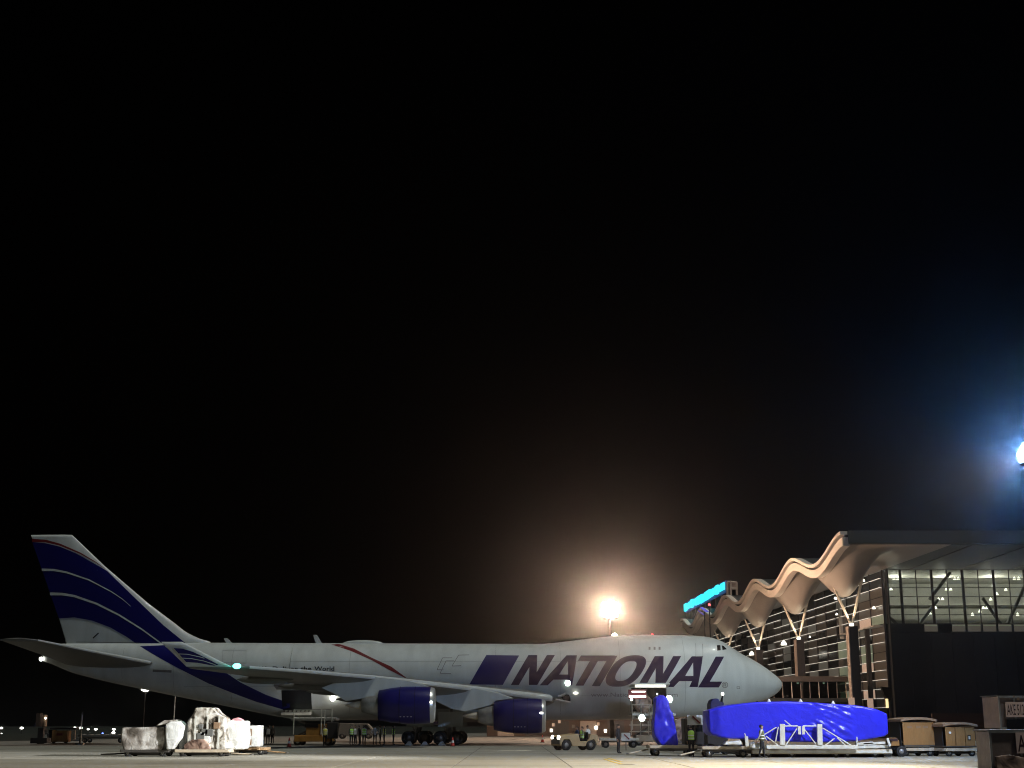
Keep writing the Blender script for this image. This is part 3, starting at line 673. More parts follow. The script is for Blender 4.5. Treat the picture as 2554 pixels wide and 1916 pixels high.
# --- side facade: panes, mullions, glowing fins
FY0, FY1, NC = 192.9, 327.0, 22; RH = 1.25; Z0 = 4.1; NRW = 13
sp = (FY1 - FY0) / NC
pm = MB().box((0, 0, 0), (.06, sp - .14, RH - .1)).build('facade_pane', 'pane_dark', T); pdata = {'pane_dark': pm.data}
for mn in ('pane_mid', 'pane_green', 'pane_pink', 'pane_dim'):
    d = pm.data.copy(); d.materials.clear(); d.materials.append(M(mn)); pdata[mn] = d
first = True; rot = math.atan(.04)
spec = {(0, 9): 'pane_green', (1, 9): 'pane_pink', (1, 5): 'pane_green', (1, 4): 'pane_pink', (1, 6): 'pane_green', (1, 1): 'pane_pink', (3, 6): 'pane_green', (3, 7): 'pane_green', (3, 3): 'pane_green', (3, 4): 'pane_green', (3, 1): 'pane_green'}
for c in range(NC):
    for r_ in range(NRW):
        u = rnd.random(); kind = spec.get((c, r_)) or ('pane_mid' if c == 0 and u < .8 else 'pane_dim' if u < .12 else 'pane_mid' if u < .40 else 'pane_dark')
        if first: o = pm; first = False; o.data = pdata[kind]
        else: o = bpy.data.objects.new('facade_pane', pdata[kind]); COL.objects.link(o); o.parent = T
        Yc = FY0 + (c + .5) * sp; o.location = tl((XF(Yc), Yc, Z0 + (r_ + .5) * RH)); o.rotation_euler = (0, 0, rot)
for c in range(NC + 1):
    Y = FY0 + c * sp; MB().box(tl((XF(Y) - .05, Y, 11.5)), (.16, .12, 22.6)).build('mullion', 'column_dark', T)
for r_ in range(NRW + 2):
    c = 0
    while c < NC:
        n_ = rnd.choice((1, 1, 2)); n_ = min(n_, NC - c)
        if rnd.random() < (.95 if c < 6 else .88):
            ya = FY0 + c * sp + rnd.uniform(.1, .5); yb2 = FY0 + (c + n_) * sp - rnd.uniform(.1, .9); Yc = (ya + yb2) / 2
            MB().box(tl((XF(Yc) - .22, Yc, Z0 + r_ * RH)), (.3, yb2 - ya, .042), rz=rot).build('lit_fin', 'fin_glow', T)
        c += n_
MB().box(tl((XF(260) + .5, 260, 11.4)), (.2, 136, 22.7), rz=rot).build('side_wall', 'wall_dark', T)
Yk = 199.6; MB().box(tl((XF(Yk) - .6, Yk, 7.5)), (.5, .9, 15)).build('facade_pier', 'column_dark', T)
for (px, py, Y, s) in ((2083, 1494, 210, .2), (2087, 1534, 210, .2), (2085, 1495, 200, .2), (1973, 1551, 225, .2), (2195, 1519, 196, .25), (1955, 1609, 230, .5), (1875, 1634, 250, .45), (1824, 1587, 262, .3), (2020, 1590, 215, .16), (2160, 1450, 200, .2)):
    p = at(px, py, Y); p.x = min(p.x, XF(Y) - .5)
    MB().revolve([(0, s), (s * .8, s * .8), (s * 1.6, .03)], 'Z', 8, tl(p)).build('facade_lamp', 'lamp_soft', T)
# --- front facade: dark wall, glazing grid, lit room behind
ZG0, ZG1 = 15.3, 22.7; CW = 2.15; NF = 17
MB().box(tl((73.5, 193.4, 7.0)), (44, .8, 14.0)).build('front_wall', 'wall_dark', T)
for c in range(15):
    for r_ in range(5): MB().box(tl((51.75 + 2.9 * (c + .5), 192.93, 2.8 * (r_ + .5))), (2.86, .1, 2.76)).build('wall_panel', 'wall_panel', T)
MB().box(tl((73.5, 193.4, 14.65)), (44, .9, 1.28)).build('front_spandrel', 'wall_dark', T)
for c in range(NF):
    for r_ in range(6):
        x = 51.7 + CW * (c + .5); z = ZG0 + (ZG1 - ZG0) * (r_ + .5) / 6
        MB().box(tl((x, 192.75, z)), (CW - .1, .03, (ZG1 - ZG0) / 6 - .07)).build('window_pane', 'glass', T) if (c, r_) == (0, 0) else None
wp = [o for o in T.children if o.name.startswith('window_pane')][0]; base = Vector(wp.location)
for c in range(NF):
    for r_ in range(6):
        if (c, r_) == (0, 0): continue
        o = bpy.data.objects.new('window_pane', wp.data); COL.objects.link(o); o.parent = T; o.location = (CW * c, 0, (ZG1 - ZG0) / 6 * r_)
for c in range(NF + 1):
    wd = .34 if c % 2 == 1 else .09
    MB().box(tl((51.7 + CW * c, 192.7, (ZG0 + ZG1) / 2)), (wd, .22, ZG1 - ZG0)).build('mullion', 'column_dark', T)
for r_ in range(7): MB().box(tl((51.7 + CW * NF / 2, 192.66, ZG0 + (ZG1 - ZG0) * r_ / 6)), (CW * NF, .12, .08)).build('transom', 'column_dark', T)
MB().box(tl((70, 214, 19)), (40, .3, 9)).build('room_wall', 'wall_int', T)
MB().box(tl((70, 204, 15.1)), (40, 20, .2)).build('room_floor', 'wall_int', T)
MB().box(tl((70, 204, 22.95)), (40, 20, .2)).build('room_ceiling', 'wall_int', T)
MB().box(tl((88.5, 200, 12)), (.4, 15, 24)).build('side_wall', 'wall_dark', T)
MB().box(tl((70, 207, 18.9)), (38, 6, .25)).build('room_gallery', 'wall_int', T)
for xa, za, xb, zb2 in ((57, 15.2, 60.2, 19), (59, 19, 62.2, 22.8), (66.5, 19.2, 69.0, 15.2), (69.5, 15.2, 73.5, 22.5), (79.5, 15.2, 82, 19.5), (52.3, 17.5, 54.5, 15.2)):
    bar('room_brace', tl((xa, 197, za)), tl((xb, 197, zb2)), .24, 'grey_paint', T)
cr7 = lambda x, y: (2100 + x / 3.687, 1300 + y / 3.687)
for x, y in ((478, 530), (515, 530), (452, 628), (1037, 532), (1070, 530), (960, 630), (1000, 630), (888, 720), (925, 718), (862, 800), (785, 860), (812, 855), (1585, 530), (1625, 530), (1507, 632), (1425, 672), (1368, 722), (1300, 800), (1332, 800), (1268, 832), (1200, 862), (1615, 862)):
    p = at(*cr7(x, y), 198.0); MB().revolve([(-.1, .24), (.12, .17), (.34, .02)], 'Z', 10, tl(p)).build('ceiling_lamp', 'lamp_soft', T)
for x in (56, 63, 70, 77, 84): lamp('room_light', 'POINT', (x, 203, 21.8), 1000, (1, .98, .90), T, size=.6)
for c in [0] + list(range(2, 9)):
    x0 = at(2307, 1560, 192.5).x if c == 0 else at(2376 + (c - 2) * 38.5, 1560, 192.5).x
    MB().box(tl((x0 + .85, 192.62, 14.75)), (1.75, .14, 1.0)).build('low_window', 'pane_dim', T)
    MB().box(tl((x0 + .85, 192.52, 15.08)), (1.7, .1, .1)).build('low_window_rail', 'pane_green', T)
MB().box(tl((66.2, 190.5, 1.5)), (20, .5, 3.6)).build('base_wall', 'wall_brown', T)
# --- gallery bridge along the facade
G = thing('gallery_bridge', 'low glazed boarding gallery with flat grey roof in front of the terminal columns', 'gallery', (38, 196, 0))
gl = lambda p: Vector(p) - Vector((38, 196, 0))
MB().box(gl((38.3, 197, 7.9)), (15.5, 6.5, .72)).build('roof', 'gallery_roof', G, bevel=.05)
MB().box(gl((38.3, 197, 5.1)), (15.2, 6.0, .5)).build('floor', 'roof_grey', G)
MB().box(gl((38.3, 199.8, 6.5)), (15, .2, 2.3)).build('back_wall', 'pane_dark', G)
for i in range(13):
    x = 30.9 + i * 1.24
    if i < 12: MB().box(gl((x + .62, 194.1, 6.45)), (1.16, .04, 2.15)).build('window_pane', 'glass_dark', G)
    MB().box(gl((x, 194.05, 6.45)), (.09, .12, 2.2)).build('mullion', 'column_side' if i % 3 else 'strut_white', G)
for x in (31.5, 38, 45): MB().box(gl((x, 197, 2.42)), (.6, .8, 4.85)).build('leg', 'column_dark', G)
for i in range(4): MB().tube(gl((32.5 + i * 3.6, 196.5, 7.35)), gl((32.5 + i * 3.6, 196.5, 7.5)), .16, n=10).build('ceiling_lamp', 'lamp_soft', G)
# docking guidance box
p = at(2209, 1790, 176); D = thing('docking_display', 'black docking display box on a post with a lit yellow panel', 'display sign', (p.x, 176, 0))
q = lambda px, py: at(px, py, 176) - Vector((p.x, 176, 0))
MB().box((.35, .1, 2.6), (.22, .22, 5.2)).build('post', 'black', D)
a, b = q(2197, 1713), q(2221, 1740)
MB().prism([(a.x, a.z), (b.x, a.z - .1), (b.x, b.z - .2), (b.x - .3, b.z - .5), (a.x + .45, b.z - .1)], -.3, .4).build('housing', 'black', D)
a, b = q(2208, 1743), q(2215, 1766)
MB().box(((a.x + b.x) / 2, -.2, (a.z + b.z) / 2), (b.x - a.x, .2, a.z - b.z)).build('lit_panel', mat('panel_yellow', (.9, .7, .3), .5, emit=(1, .8, .4), estr=1.2), D)
for i, (px, py, wd, h) in enumerate(((2124, 1750, 14, 18), (2171, 1757, 14, 28))):
    p = at(px, py, 178.0 if i == 0 else 186); o = MB().box((0, 0, 0), (wd * .052, .2, h * .054)).build('lit_notice_board', 'pane_pink'); o.location = p
    MB().box((0, .12, -p.z / 2), (.12, .06, p.z)).build('post', 'black', o)
    tag(o, ('pale lit notice board left of the nearest terminal column base', 'pale lit notice board right of the nearest terminal column base')[i], 'notice board')
# --- roof sign
S0 = at(1806, 1464, 268); S1 = at(1707, 1517, 318); S = thing('roof_sign', 'long glowing cyan sign on the far end of the terminal roof', 'sign', S0)
dv = S1 - S0; n_ = 16
for i in range(n_):
    t0, t1 = i / n_, (i + 1) / n_; h0 = 1.5 + rnd.uniform(-.4, .3); c = dv * (t0 + t1) / 2; c.z = 0
    MB().box((c.x, c.y, .1 + rnd.uniform(-.08, .12)), (.35, dv.y / n_ * rnd.uniform(.84, .95), h0), rz=math.atan2(-dv.x, dv.y)).build('sign_character', 'sign_cyan', S)
MB().box((dv.x / 2 + .4, dv.y / 2, .1), (.2, dv.y + 1.2, 2.3), rz=math.atan2(-dv.x, dv.y)).build('backing_board', 'sign_edge', S)
for i in range(9): bar('support_post', (dv.x * i / 8 + .5, dv.y * i / 8, -4.5), (dv.x * i / 8 + .5, dv.y * i / 8, 1.0), .12, 'grey_paint', S)
Fp = at(1825, 1490, 262); Fr = thing('roof_frame', 'pale steel frame standing on the roof beside the cyan sign', 'frame', Fp)
fl = lambda x, y, Y=262: at(x, y, Y) - Fp
for a, b in (((1814, 1452), (1814, 1488)), ((1822, 1449), (1823, 1490)), ((1837, 1453), (1838, 1484)), ((1814, 1452), (1837, 1453)), ((1822, 1468), (1837, 1468)), ((1816, 1486), (1845, 1496))):
    bar('frame_bar', fl(*a), fl(*b), .22, 'roof_white', Fr)
MB().box(fl(1831, 1459), (1.0, .1, 1.1)).build('panel', 'column_side', Fr)
p = at(1769, 1508.5, 255); o = MB().revolve([(.22 * math.sin(a), .22 * math.cos(a)) for a in [-1.5 + .375 * i for i in range(9)]], 'Z', 10).build('obstruction_light', 'lamp_red', smooth=True); o.location = p
tag(o, 'small red obstruction light just under the cyan sign', 'light'); MB().tube((0, 0, -p.z), (0, 0, -.15), .1, n=8).build('pole', 'column_dark', o)
p = at(1757, 1523, 252); o = MB().prism([(-.85, .55), (-.3, .62), (.85, -.25), (.3, -.3)], -.1, .1).build('blue_light_panel', 'sign_blue'); o.location = p
tag(o, 'tilted violet light panel below the cyan sign', 'light panel'); MB().prism([(-1.25, .05), (-1.15, .1), (-.05, -.75), (-.25, -.78)], -.1, .1).build('lower_strip', 'sign_blue', o)
MB().tube((0, .3, -p.z), (0, .3, -.2), .1, n=8).build('pole', 'column_dark', o)

# ================================================================== FLOOD MASTS
def mast(name, label, px, py, Y, lm, rad, nl):
    p = at(px, py, Y); m = thing(name, label, 'light mast', (p.x, Y, 0), group='tall apron light masts')
    MB().tube((0, 0, 0), (0, 0, p.z + .8), .3, .14, n=16).build('pole', 'column_dark', m, smooth=True)
    MB().revolve([(0, rad * .55), (.12, rad * .6), (.24, rad * .55), (.12, rad * .5), (0, rad * .55)], 'Z', 24, (0, 0, p.z + .35)).build('crown_ring', 'steel', m, smooth=True)
    MB().revolve([(0, .05), (0, rad * .9), (.08, rad * .9), (.08, .05)], 'Z', 24, (0, 0, p.z - rad * 1.0)).build('platform', 'black', m)  # dark disc added to keep lens light off the pole
    for i in range(nl):
        a = 2 * math.pi * i / nl; d = Vector((math.cos(a), math.sin(a), 0)); dz = (0, rad * .55, -rad * .5)[i % 3]; k_ = (1, .72, .72)[i % 3]
        c = d * rad * .62 * k_ + Vector((0, 0, p.z + dz))
        h = MB().box(c, (.34 * rad, .3 * rad, .3 * rad), rz=a).build('floodlight', 'black', m)
        MB().revolve([(rad * .32 * math.sin(t), rad * .32 * math.cos(t)) for t in [-1.5 + .375 * j for j in range(9)]], 'Z', 12, c + d * rad * .16).build('lens', lm, h, smooth=True)
    return m, p
wm, wpz = mast('light_mast', 'light mast with a blazing warm floodlight crown behind the airplane', 1522, 1521, 186, 'lamp_warm', 1.15, 15)
rm, rpz = mast('light_mast', 'light mast with cold blue-white floodlights at the right edge', 2564, 1134, 64, 'lamp_cool', .46, 12)
lamp('floodlight', 'SPOT', rpz + Vector((-.8, .3, -.2)), 190000 * RIGHT_LAMP, (.96, .98, 1), rm, aim=(-19.5, 80.5, 1.6), angle=24, blend=.8, size=.25)
lamp('floodlight', 'SPOT', rpz + Vector((-.3, .8, -.2)), 12000 * RIGHT_LAMP, (.98, .98, 1), rm, aim=(15, 79, 1), angle=66, size=.25)
lamp('floodlight', 'SPOT', rpz + Vector((0, .8, .2)), 62000 * RIGHT_LAMP, (.86, .97, 1.0), rm, aim=(23, 133, 8), angle=26, blend=.9, size=.25)
lamp('floodlight', 'SPOT', rpz + Vector((-.8, -.2, -.3)), 74000 * RIGHT_LAMP, (1, .87, .66), rm, aim=(-8, 57, 0), angle=108, blend=1.0, size=.25)
lamp('floodlight', 'SPOT', rpz + Vector((-.9, .1, -.4)), 9000 * RIGHT_LAMP, (1, .88, .68), rm, aim=(12, 68, 0), angle=100, blend=1.0, size=.25)
# pole lamps and field lights in the distance
def pole_lamp(label, px, py, Y, r, m, grp, ptop=None):
    p = at(px, py, Y); o = thing('lamp_post', label, 'lamp post', (p.x, Y, 0), group=grp)
    MB().tube((0, 0, 0), (0, 0, p.z), .09, .05, n=8).build('pole', 'column_dark', o)
    MB().revolve([(-r * .6, r * .5), (-r * .3, r), (r * .2, r), (r * .6, r * .3), (r * .65, .01)], 'Z', 12, (0, 0, p.z)).build('lamp_head', m, o, smooth=True)
    return o
pole_lamp('bright white lamp on a tall pole under the rear fuselage', 363, 1718, 205, .62, 'lamp_white', 'pole lamps beyond the airplane')
o = thing('flag_pole', 'thin pale pole standing right of the lamp under the tail', 'pole', at(437, 1800, 190) * 1); p = at(437, 1735, 190); o.location = (p.x, 190, 0)
MB().tube((0, 0, 0), (0, 0, p.z), .10, .05, n=8).build('pole', 'white_paint', o); MB().box((0, 0, .1), (.5, .5, .2)).build('base', 'grey_paint', o)
FL = [(3, 1816, .5, 'lamp_white', 'field light at the left picture edge, upper one'), (54, 1816, .55, 'lamp_white', 'white field light left of the dark equipment'), (4, 1829.5, .25, 'lamp_soft', 'faint field light at the left picture edge, low'),
      (174, 1816, .25, 'lamp_soft', 'small field light above the brown generator box'), (187, 1815, .38, 'lamp_white', 'field light left of the thin white mast'), (201, 1816, .55, 'lamp_white', 'field light at the foot of the thin white mast'),
      (220, 1819, .38, 'lamp_white', 'first field light right of the thin white mast'), (239, 1819, .5, 'lamp_white', 'second field light right of the thin white mast'), (256, 1829, .3, 'lamp_blue', 'blue taxiway light left of the wrapped cargo'),
      (284, 1819, .5, 'lamp_white', 'upper of the two stacked lights left of the wrapped cargo'), (283, 1827.5, .55, 'lamp_white', 'lower of the two stacked lights left of the wrapped cargo'), (104, 1831, .4, 'lamp_blue', 'blue-white light in front of the small tug')]
for px, py, r, m, lb in FL: pole_lamp(lb, px, py, 300, r * .65, m, 'airfield lights in the distance')

# ================================================================== CARGO AND EQUIPMENT
def wheel(c, r, wd, parent, axis='Y', name='wheel', hub='steel'):
    o = MB().revolve([(-wd / 2, r * .5), (-wd / 2, r * .88), (-wd * .3, r), (wd * .3, r), (wd / 2, r * .88), (wd / 2, r * .5)], axis, 22, c).build(name, 'rubber', parent, smooth=True)
    MB().revolve([(-wd * .42, .02), (-wd * .42, r * .45), (0, r * .52), (wd * .42, r * .45), (wd * .42, .02)], axis, 16, c).build('hub', hub, o, smooth=True); return o
def wrapped(poly, d, amp, seed, bev=.08, cuts=5, freq=1.3, ridged=False):
    bm = bmesh.new(); n = len(poly)
    a = [bm.verts.new((p[0], -d / 2, p[1])) for p in poly]; b = [bm.verts.new((p[0], d / 2, p[1])) for p in poly]
    bm.faces.new(a); bm.faces.new(b[::-1])
    for i in range(n): j = (i + 1) % n; bm.faces.new((a[i], b[i], b[j], a[j]))
    bmesh.ops.recalc_face_normals(bm, faces=bm.faces)
    bmesh.ops.bevel(bm, geom=bm.edges[:], offset=bev, segments=2, affect='EDGES', profile=.5)
    bmesh.ops.triangulate(bm, faces=bm.faces[:])
    for _ in range(cuts):
        L = [e for e in bm.edges if e.calc_length() > .16]
        if not L or len(bm.faces) > 9000: break
        bmesh.ops.subdivide_edges(bm, edges=L, cuts=1, use_grid_fill=True); bmesh.ops.triangulate(bm, faces=bm.faces[:])
    bm.normal_update(); off = Vector((seed * 3.7, seed * 1.3, seed * 2.1))
    for v in bm.verts:
        q = (Vector((v.co.x * 2.4, v.co.y * 2.4, v.co.z * 1.3)) if ridged else v.co * freq) + off
        v.co += v.normal * amp * ((.7 - 1.9 * abs(noise.noise(q)) + .4 * noise.noise(q * 2.3)) if ridged else (noise.noise(q) + .5 * noise.noise(q * 2.7)))
    me = bpy.data.meshes.new('wrapped'); bm.to_mesh(me); bm.free(); return me
def dolly(label, c, L, W, deck, towx=1, group='cargo dollies', bars='cream_steel', rz=0.0, wr=.2):
    d = thing('cargo_dolly', label, 'dolly', c, rz, group)
    for s in (-1, 1): MB().box((0, s * W / 2, deck - .1), (L, .08, .16)).build('side_rail', bars, d, bevel=.01)
    for s in (-1, 1): MB().box((s * L / 2, 0, deck - .1), (.08, W - .08, .16)).build('end_rail', bars, d, bevel=.01)
    n = 7
    for i in range(n): MB().tube((-L / 2 + .25 + (L - .5) * i / (n - 1), -W / 2 + .05, deck - .03), (-L / 2 + .25 + (L - .5) * i / (n - 1), W / 2 - .05, deck - .03), .045, n=8).build('roller', 'steel', d)
    MB().box((0, 0, deck - .27), (L * .92, .14, .14)).build('spine', 'dark_metal', d)
    for sx in (-1, 1):
        MB().tube((sx * L * .36, -W * .4, wr), (sx * L * .36, W * .4, wr), .04, n=8).build('axle', 'dark_metal', d)
        for sy in (-1, 1): wheel((sx * L * .36, sy * W * .42, wr), wr, .14, d)
    MB().tube((towx * L / 2, 0, deck - .25), (towx * (L / 2 + 1.15), -.25, .12), .045, n=8).build('tow_bar', bars, d)
    MB().revolve([(-.03, .05), (-.03, .1), (.03, .1), (.03, .05), (-.03, .05)], 'Z', 12, (towx * (L / 2 + 1.2), -.26, .12)).build('tow_eye', 'dark_metal', d)
    return d
def load(name, label, pxs, Y, d, m, cat, amp=.05, seed=1, grp=None, bev=.08, freq=1.3, ridged=False):
    P = [at(px, py, Y) for px, py in pxs]; cx = sum(p.x for p in P) / len(P); zb = min(p.z for p in P)
    me = wrapped([(p.x - cx, p.z - zb) for p in P], d, amp, seed, bev, freq=freq, ridged=ridged)
    o = link(name, me, m, None, smooth=True); o.location = (cx, Y + d / 2, zb); return tag(o, label, cat, grp)
# left cargo train
dolly('dark dolly under the foil-wrapped load at the left of the cargo train', (at(357, 1888, 80).x, 81.2, 0), 2.7, 1.9, .42, -1, 'dollies of the left cargo train', 'dark_metal')
dolly('cream railed dolly under the tall plastic-wrapped load', (at(500, 1888, 80).x, 81.2, 0), 3.0, 1.9, .42, 1, 'dollies of the left cargo train')
dolly('rearmost dolly of the left train under white cartons', (at(612, 1880, 84).x, 86.0, 0), 1.9, 1.9, .46, 1, 'dollies of the left cargo train', 'wood')
load('wrapped_pallet', 'low grey foil-wrapped pallet load at the left end of the train', [(303, 1815), (410, 1813), (411, 1840), (404, 1871), (309, 1872), (301, 1845)], 80.2, 1.7, 'foil_wrap', 'pallet load', .035, 1, 'wrapped loads of the left cargo train')
o = load('wrapped_pallet', 'white sheeted load with rounded hood beside the grey foil load', [(412, 1806), (425, 1799), (444, 1799), (457, 1812), (452, 1838), (438, 1856), (430, 1870), (414, 1870)], 80.0, 1.6, 'white_wrap', 'pallet load', .04, 2, 'wrapped loads of the left cargo train', .06)
me = wrapped([(-.75, .05), (-.3, .35), (.3, .38), (.5, .2), (.1, .16)], 1.5, .05, 5, .04); lk = link('hood', me, 'foil_wrap', o, smooth=True); lk.location = (-.35, .15, 1.25)
o = load('wrapped_pallet', 'tallest clear-wrapped load with mixed boxes and sloping right shoulder', [(487, 1765.5), (528, 1765), (542, 1778), (560, 1790), (564, 1866), (552, 1872), (470, 1872), (466, 1840), (470, 1800)], 80.4, 1.8, 'mixed_wrap', 'pallet load', .04, 3, 'wrapped loads of the left cargo train', .07, 1.6)
for i in range(9):
    w_, h_ = rnd.uniform(.25, .5), rnd.uniform(.22, .45); MB().box((rnd.uniform(-.75, .75), -.9, .3 + rnd.uniform(0, 1.4)), (w_, .16, h_)).build('carton', rnd.choice(['white_wrap', 'shirt_white', 'grey_paint', 'canvas_cap']), o, bevel=.03)
for x in (-.62, .05, .7): MB().box((x, -.965, 1.0), (.09, .02, 1.75)).build('strap', 'white_steel', o)
me = wrapped([(-.9, .0), (-.95, .7), (-.5, 1.6), (-.2, 2.0), (-.2, 0)], 1.6, .06, 8, .06); lk = link('dark_sheet', me, 'shirt_grey', o, smooth=True); lk.location = (-.62, .1, .05)
me = wrapped([(-.9, .0), (-.95, .3), (-.5, .55), (.2, .6), (.55, .35), (.6, 0)], .5, .05, 9, .05); lk = link('dark_bundle', me, 'brown_wrap', o, smooth=True); lk.location = (-.3, -.75, .02)
load('wrapped_pallet', 'white wrapped load with pink bag, between tall load and white carton', [(561, 1803), (575, 1797), (611, 1799), (612, 1845), (608, 1870), (563, 1870)], 81.4, 1.6, 'white_wrap', 'pallet load', .04, 4, 'wrapped loads of the left cargo train')
p = at(587, 1798, 81.6); o = link('bag', wrapped([(-.35, 0), (-.25, .16), (.1, .22), (.35, .1), (.35, 0)], .5, .04, 3, .05), mat('pink_bag', (.6, .3, .32), .6)); o.location = (p.x, 82.2, p.z - .05); tag(o, 'small pink bag lying on top of the white wrapped load', 'bag')
o = load('carton_stack', 'plain white wrapped carton at the right end of the cargo train', [(613, 1811), (647, 1809), (646, 1862), (613, 1864)], 84.5, 1.5, 'white_wrap', 'carton', .02, 6, 'wrapped loads of the left cargo train', .04)
MB().box((-.2, -.775, .85), (.32, .02, .4)).build('shipping_label', 'canvas_cap', o); MB().box((-.2, -.775, .3), (.32, .02, .32)).build('shipping_label', 'canvas_cap', o)
p = at(622, 1866, 84.5); o = thing('wood_pallet', 'wooden pallet under the white carton on the train', 'pallet', (p.x, 85.3, p.z - .1))
for i in range(5): MB().box((0, -.75 + i * .37, .1), (1.25, .2, .03)).build('plank', 'wood', o)
for x in (-.5, 0, .5): MB().box((x, 0, .04), (.1, 1.6, .08)).build('bearer', 'wood', o)

# big blue load on its trailer
YB = 78.0
BTOP = [(1771, 1771), (1808, 1761), (1851, 1754.5), (1901, 1751), (1964, 1749.5), (2037, 1752.6), (2114, 1758), (2152, 1762), (2190, 1770), (2212, 1778.5)]
BBOT = [(1771, 1826), (1777, 1833), (1801, 1840), (1851, 1843.5), (1950, 1850), (2060, 1852), (2138, 1849.5), (2210, 1837), (2214, 1832)]
TP = sorted((at(px, py, YB).x, at(px, py, YB).z) for px, py in BTOP); BP = sorted((at(px, py, YB).x, at(px, py, YB).z) for px, py in BBOT)
xa, xb = TP[0][0], TP[-1][0]; cxb = (xa + xb) / 2; rg = []
NXS = 190
def rrect(n, hw, hh, r):
    segs = [((hw, -hh + r), (hw, hh - r)), ((hw - r, hh), (-hw + r, hh)), ((-hw, hh - r), (-hw, -hh + r)), ((-hw + r, -hh), (hw - r, -hh))]
    cs = [((hw - r, hh - r), 0), ((-hw + r, hh - r), math.pi / 2), ((-hw + r, -hh + r), math.pi), ((hw - r, -hh + r), 1.5 * math.pi)]
    pts = []; k = n // 4 - 5
    for (a, b), (c, t0) in zip(segs, cs):
        for i in range(k): t = i / k; pts.append((a[0] + (b[0] - a[0]) * t, a[1] + (b[1] - a[1]) * t))
        for i in range(5): t = t0 + math.pi / 2 * i / 5; pts.append((c[0] + r * math.cos(t), c[1] + r * math.sin(t)))
    return pts
DEP = 2.9
for i in range(NXS + 1):
    x = xa + (xb - xa) * i / NXS; zt2 = interp(TP, x); zb3 = interp(BP, x); h = zt2 - zb3; hw = DEP / 2 * (1 - .10 * smooth(xb - .8, xb, x) - .12 * (1 - smooth(xa, xa + .6, x)))
    ring = []
    for yy, zz in rrect(96, hw, h / 2, .13):
        zz += (zt2 + zb3) / 2
        fw = smooth(16.0, 16.7, x) * (1 - smooth(18.5, 18.9, x)) * smooth(zb3 - .2, zb3 + .3, zz)
        ph = zz * 10.5 + x * 4.6 + 2.2 * noise.noise(Vector((x * .9, zz * 1.3, 0))); sw = math.sin(ph)
        fold = (abs(sw) ** 1.6) * .10 * fw * (.25 + 1.6 * abs(noise.noise(Vector((x * .8, zz * 2.0, 5)))))
        slack = .03 * noise.noise(Vector((x * .55, yy * .4, zz * .8))) + .06 * smooth(zb3 + .8, zb3, zz) * noise.noise(Vector((x * 2.5, 3, zz * 1.5)))
        yy += (fold + slack) * (1 if yy > 0 else -1); zz += .03 * noise.noise(Vector((x * .8, yy, 7)))
        ring.append((x - cxb, yy, zz))
    rg.append(ring)
ends = [[tuple(Vector(p).lerp(Vector((r[0][0], 0, sum(q[2] for q in r) / len(r))), .07) + Vector((sx_ * .07, 0, 0))) for p in r] for r, sx_ in ((rg[0], -1), (rg[-1], 1))]
BL_ = MB().loft([ends[0]] + rg + [ends[1]]).build('tarpaulin_load', 'blue_tarp', None, smooth=True); BL_.location = (cxb, YB + DEP / 2, 0)
tag(BL_, 'long load shrouded in bright blue tarpaulin on the white cradle', 'tarpaulin load')
for x in (xa + 3.35, xa + 5.1, xa + 6.9): MB().revolve([(-.1, .09), (0, .12), (.12, .05), (.16, .01)], 'Z', 8, (x - cxb, -.9, interp(TP, x) + .02)).build('lashing_eye', 'white_steel', BL_)
# cradle frame
YF = YB - .35
def fp(px, py): p = at(px, py, YF); return Vector((p.x, YF, p.z))
CR = thing('steel_cradle', 'white steel truss cradle holding the long blue tarpaulin load', 'cradle', (fp(2000, 1866).x, YF, 0)); co = Vector(CR.location)
def fbar(name, a, b, wd, th=.1, m='white_steel', dy=0):
    a = fp(*a) - co; b = fp(*b) - co; d = b - a; c = (a + b) / 2; c.y += dy
    MB().box(c, (d.length, th, wd), ry=-math.atan2(d.z, d.x)).build(name, m, CR, bevel=.01)
fbar('base_beam', (1912, 1863), (2140, 1863), .2, .14)
for x0 in (1951, 2044): fbar('post', (x0 - .5, 1806), (x0 + .5, 1859), .27, .2, dy=-.02)
fbar('post', (1941, 1813), (1934, 1850), .06); fbar('post', (2137, 1838), (2137, 1860), .06)
for a, b in (((1937, 1814), (1876, 1851)), ((1910, 1836), (1940, 1858)), ((1990, 1814), (1961, 1858)), ((2004, 1816), (2037, 1858)), ((2052, 1816), (2125, 1860)), ((2088, 1840), (2110, 1860)), ((2056, 1861), (2082, 1842)), ((1957, 1797), (1974, 1811))): fbar('brace', a, b, .055, .06, dy=.04)
for a, b in (((1957, 1811), (1990, 1811)), ((2003, 1811), (2037, 1811))): fbar('top_rail', a, b, .06, .07, dy=.03)
for x0 in (1993.5, 2003.5): fbar('bracket', (x0 - .4, 1811), (x0 + .4, 1832), .15, .12)
fbar('post', (1861, 1837), (1864, 1862), .18, .12); fbar('brace', (1857, 1829), (1861, 1840), .05)
for x0, L in ((2162, 40), (2185, 55)): fbar('pallet_beam', (x0 - L / 2, 1856), (x0 + L / 2, 1853), .12, .5, dy=.6)
fbar('pallet_beam', (2140, 1864), (2218, 1862), .14, .5, dy=.5); fbar('post', (2213, 1842), (2220, 1862), .12, .12)
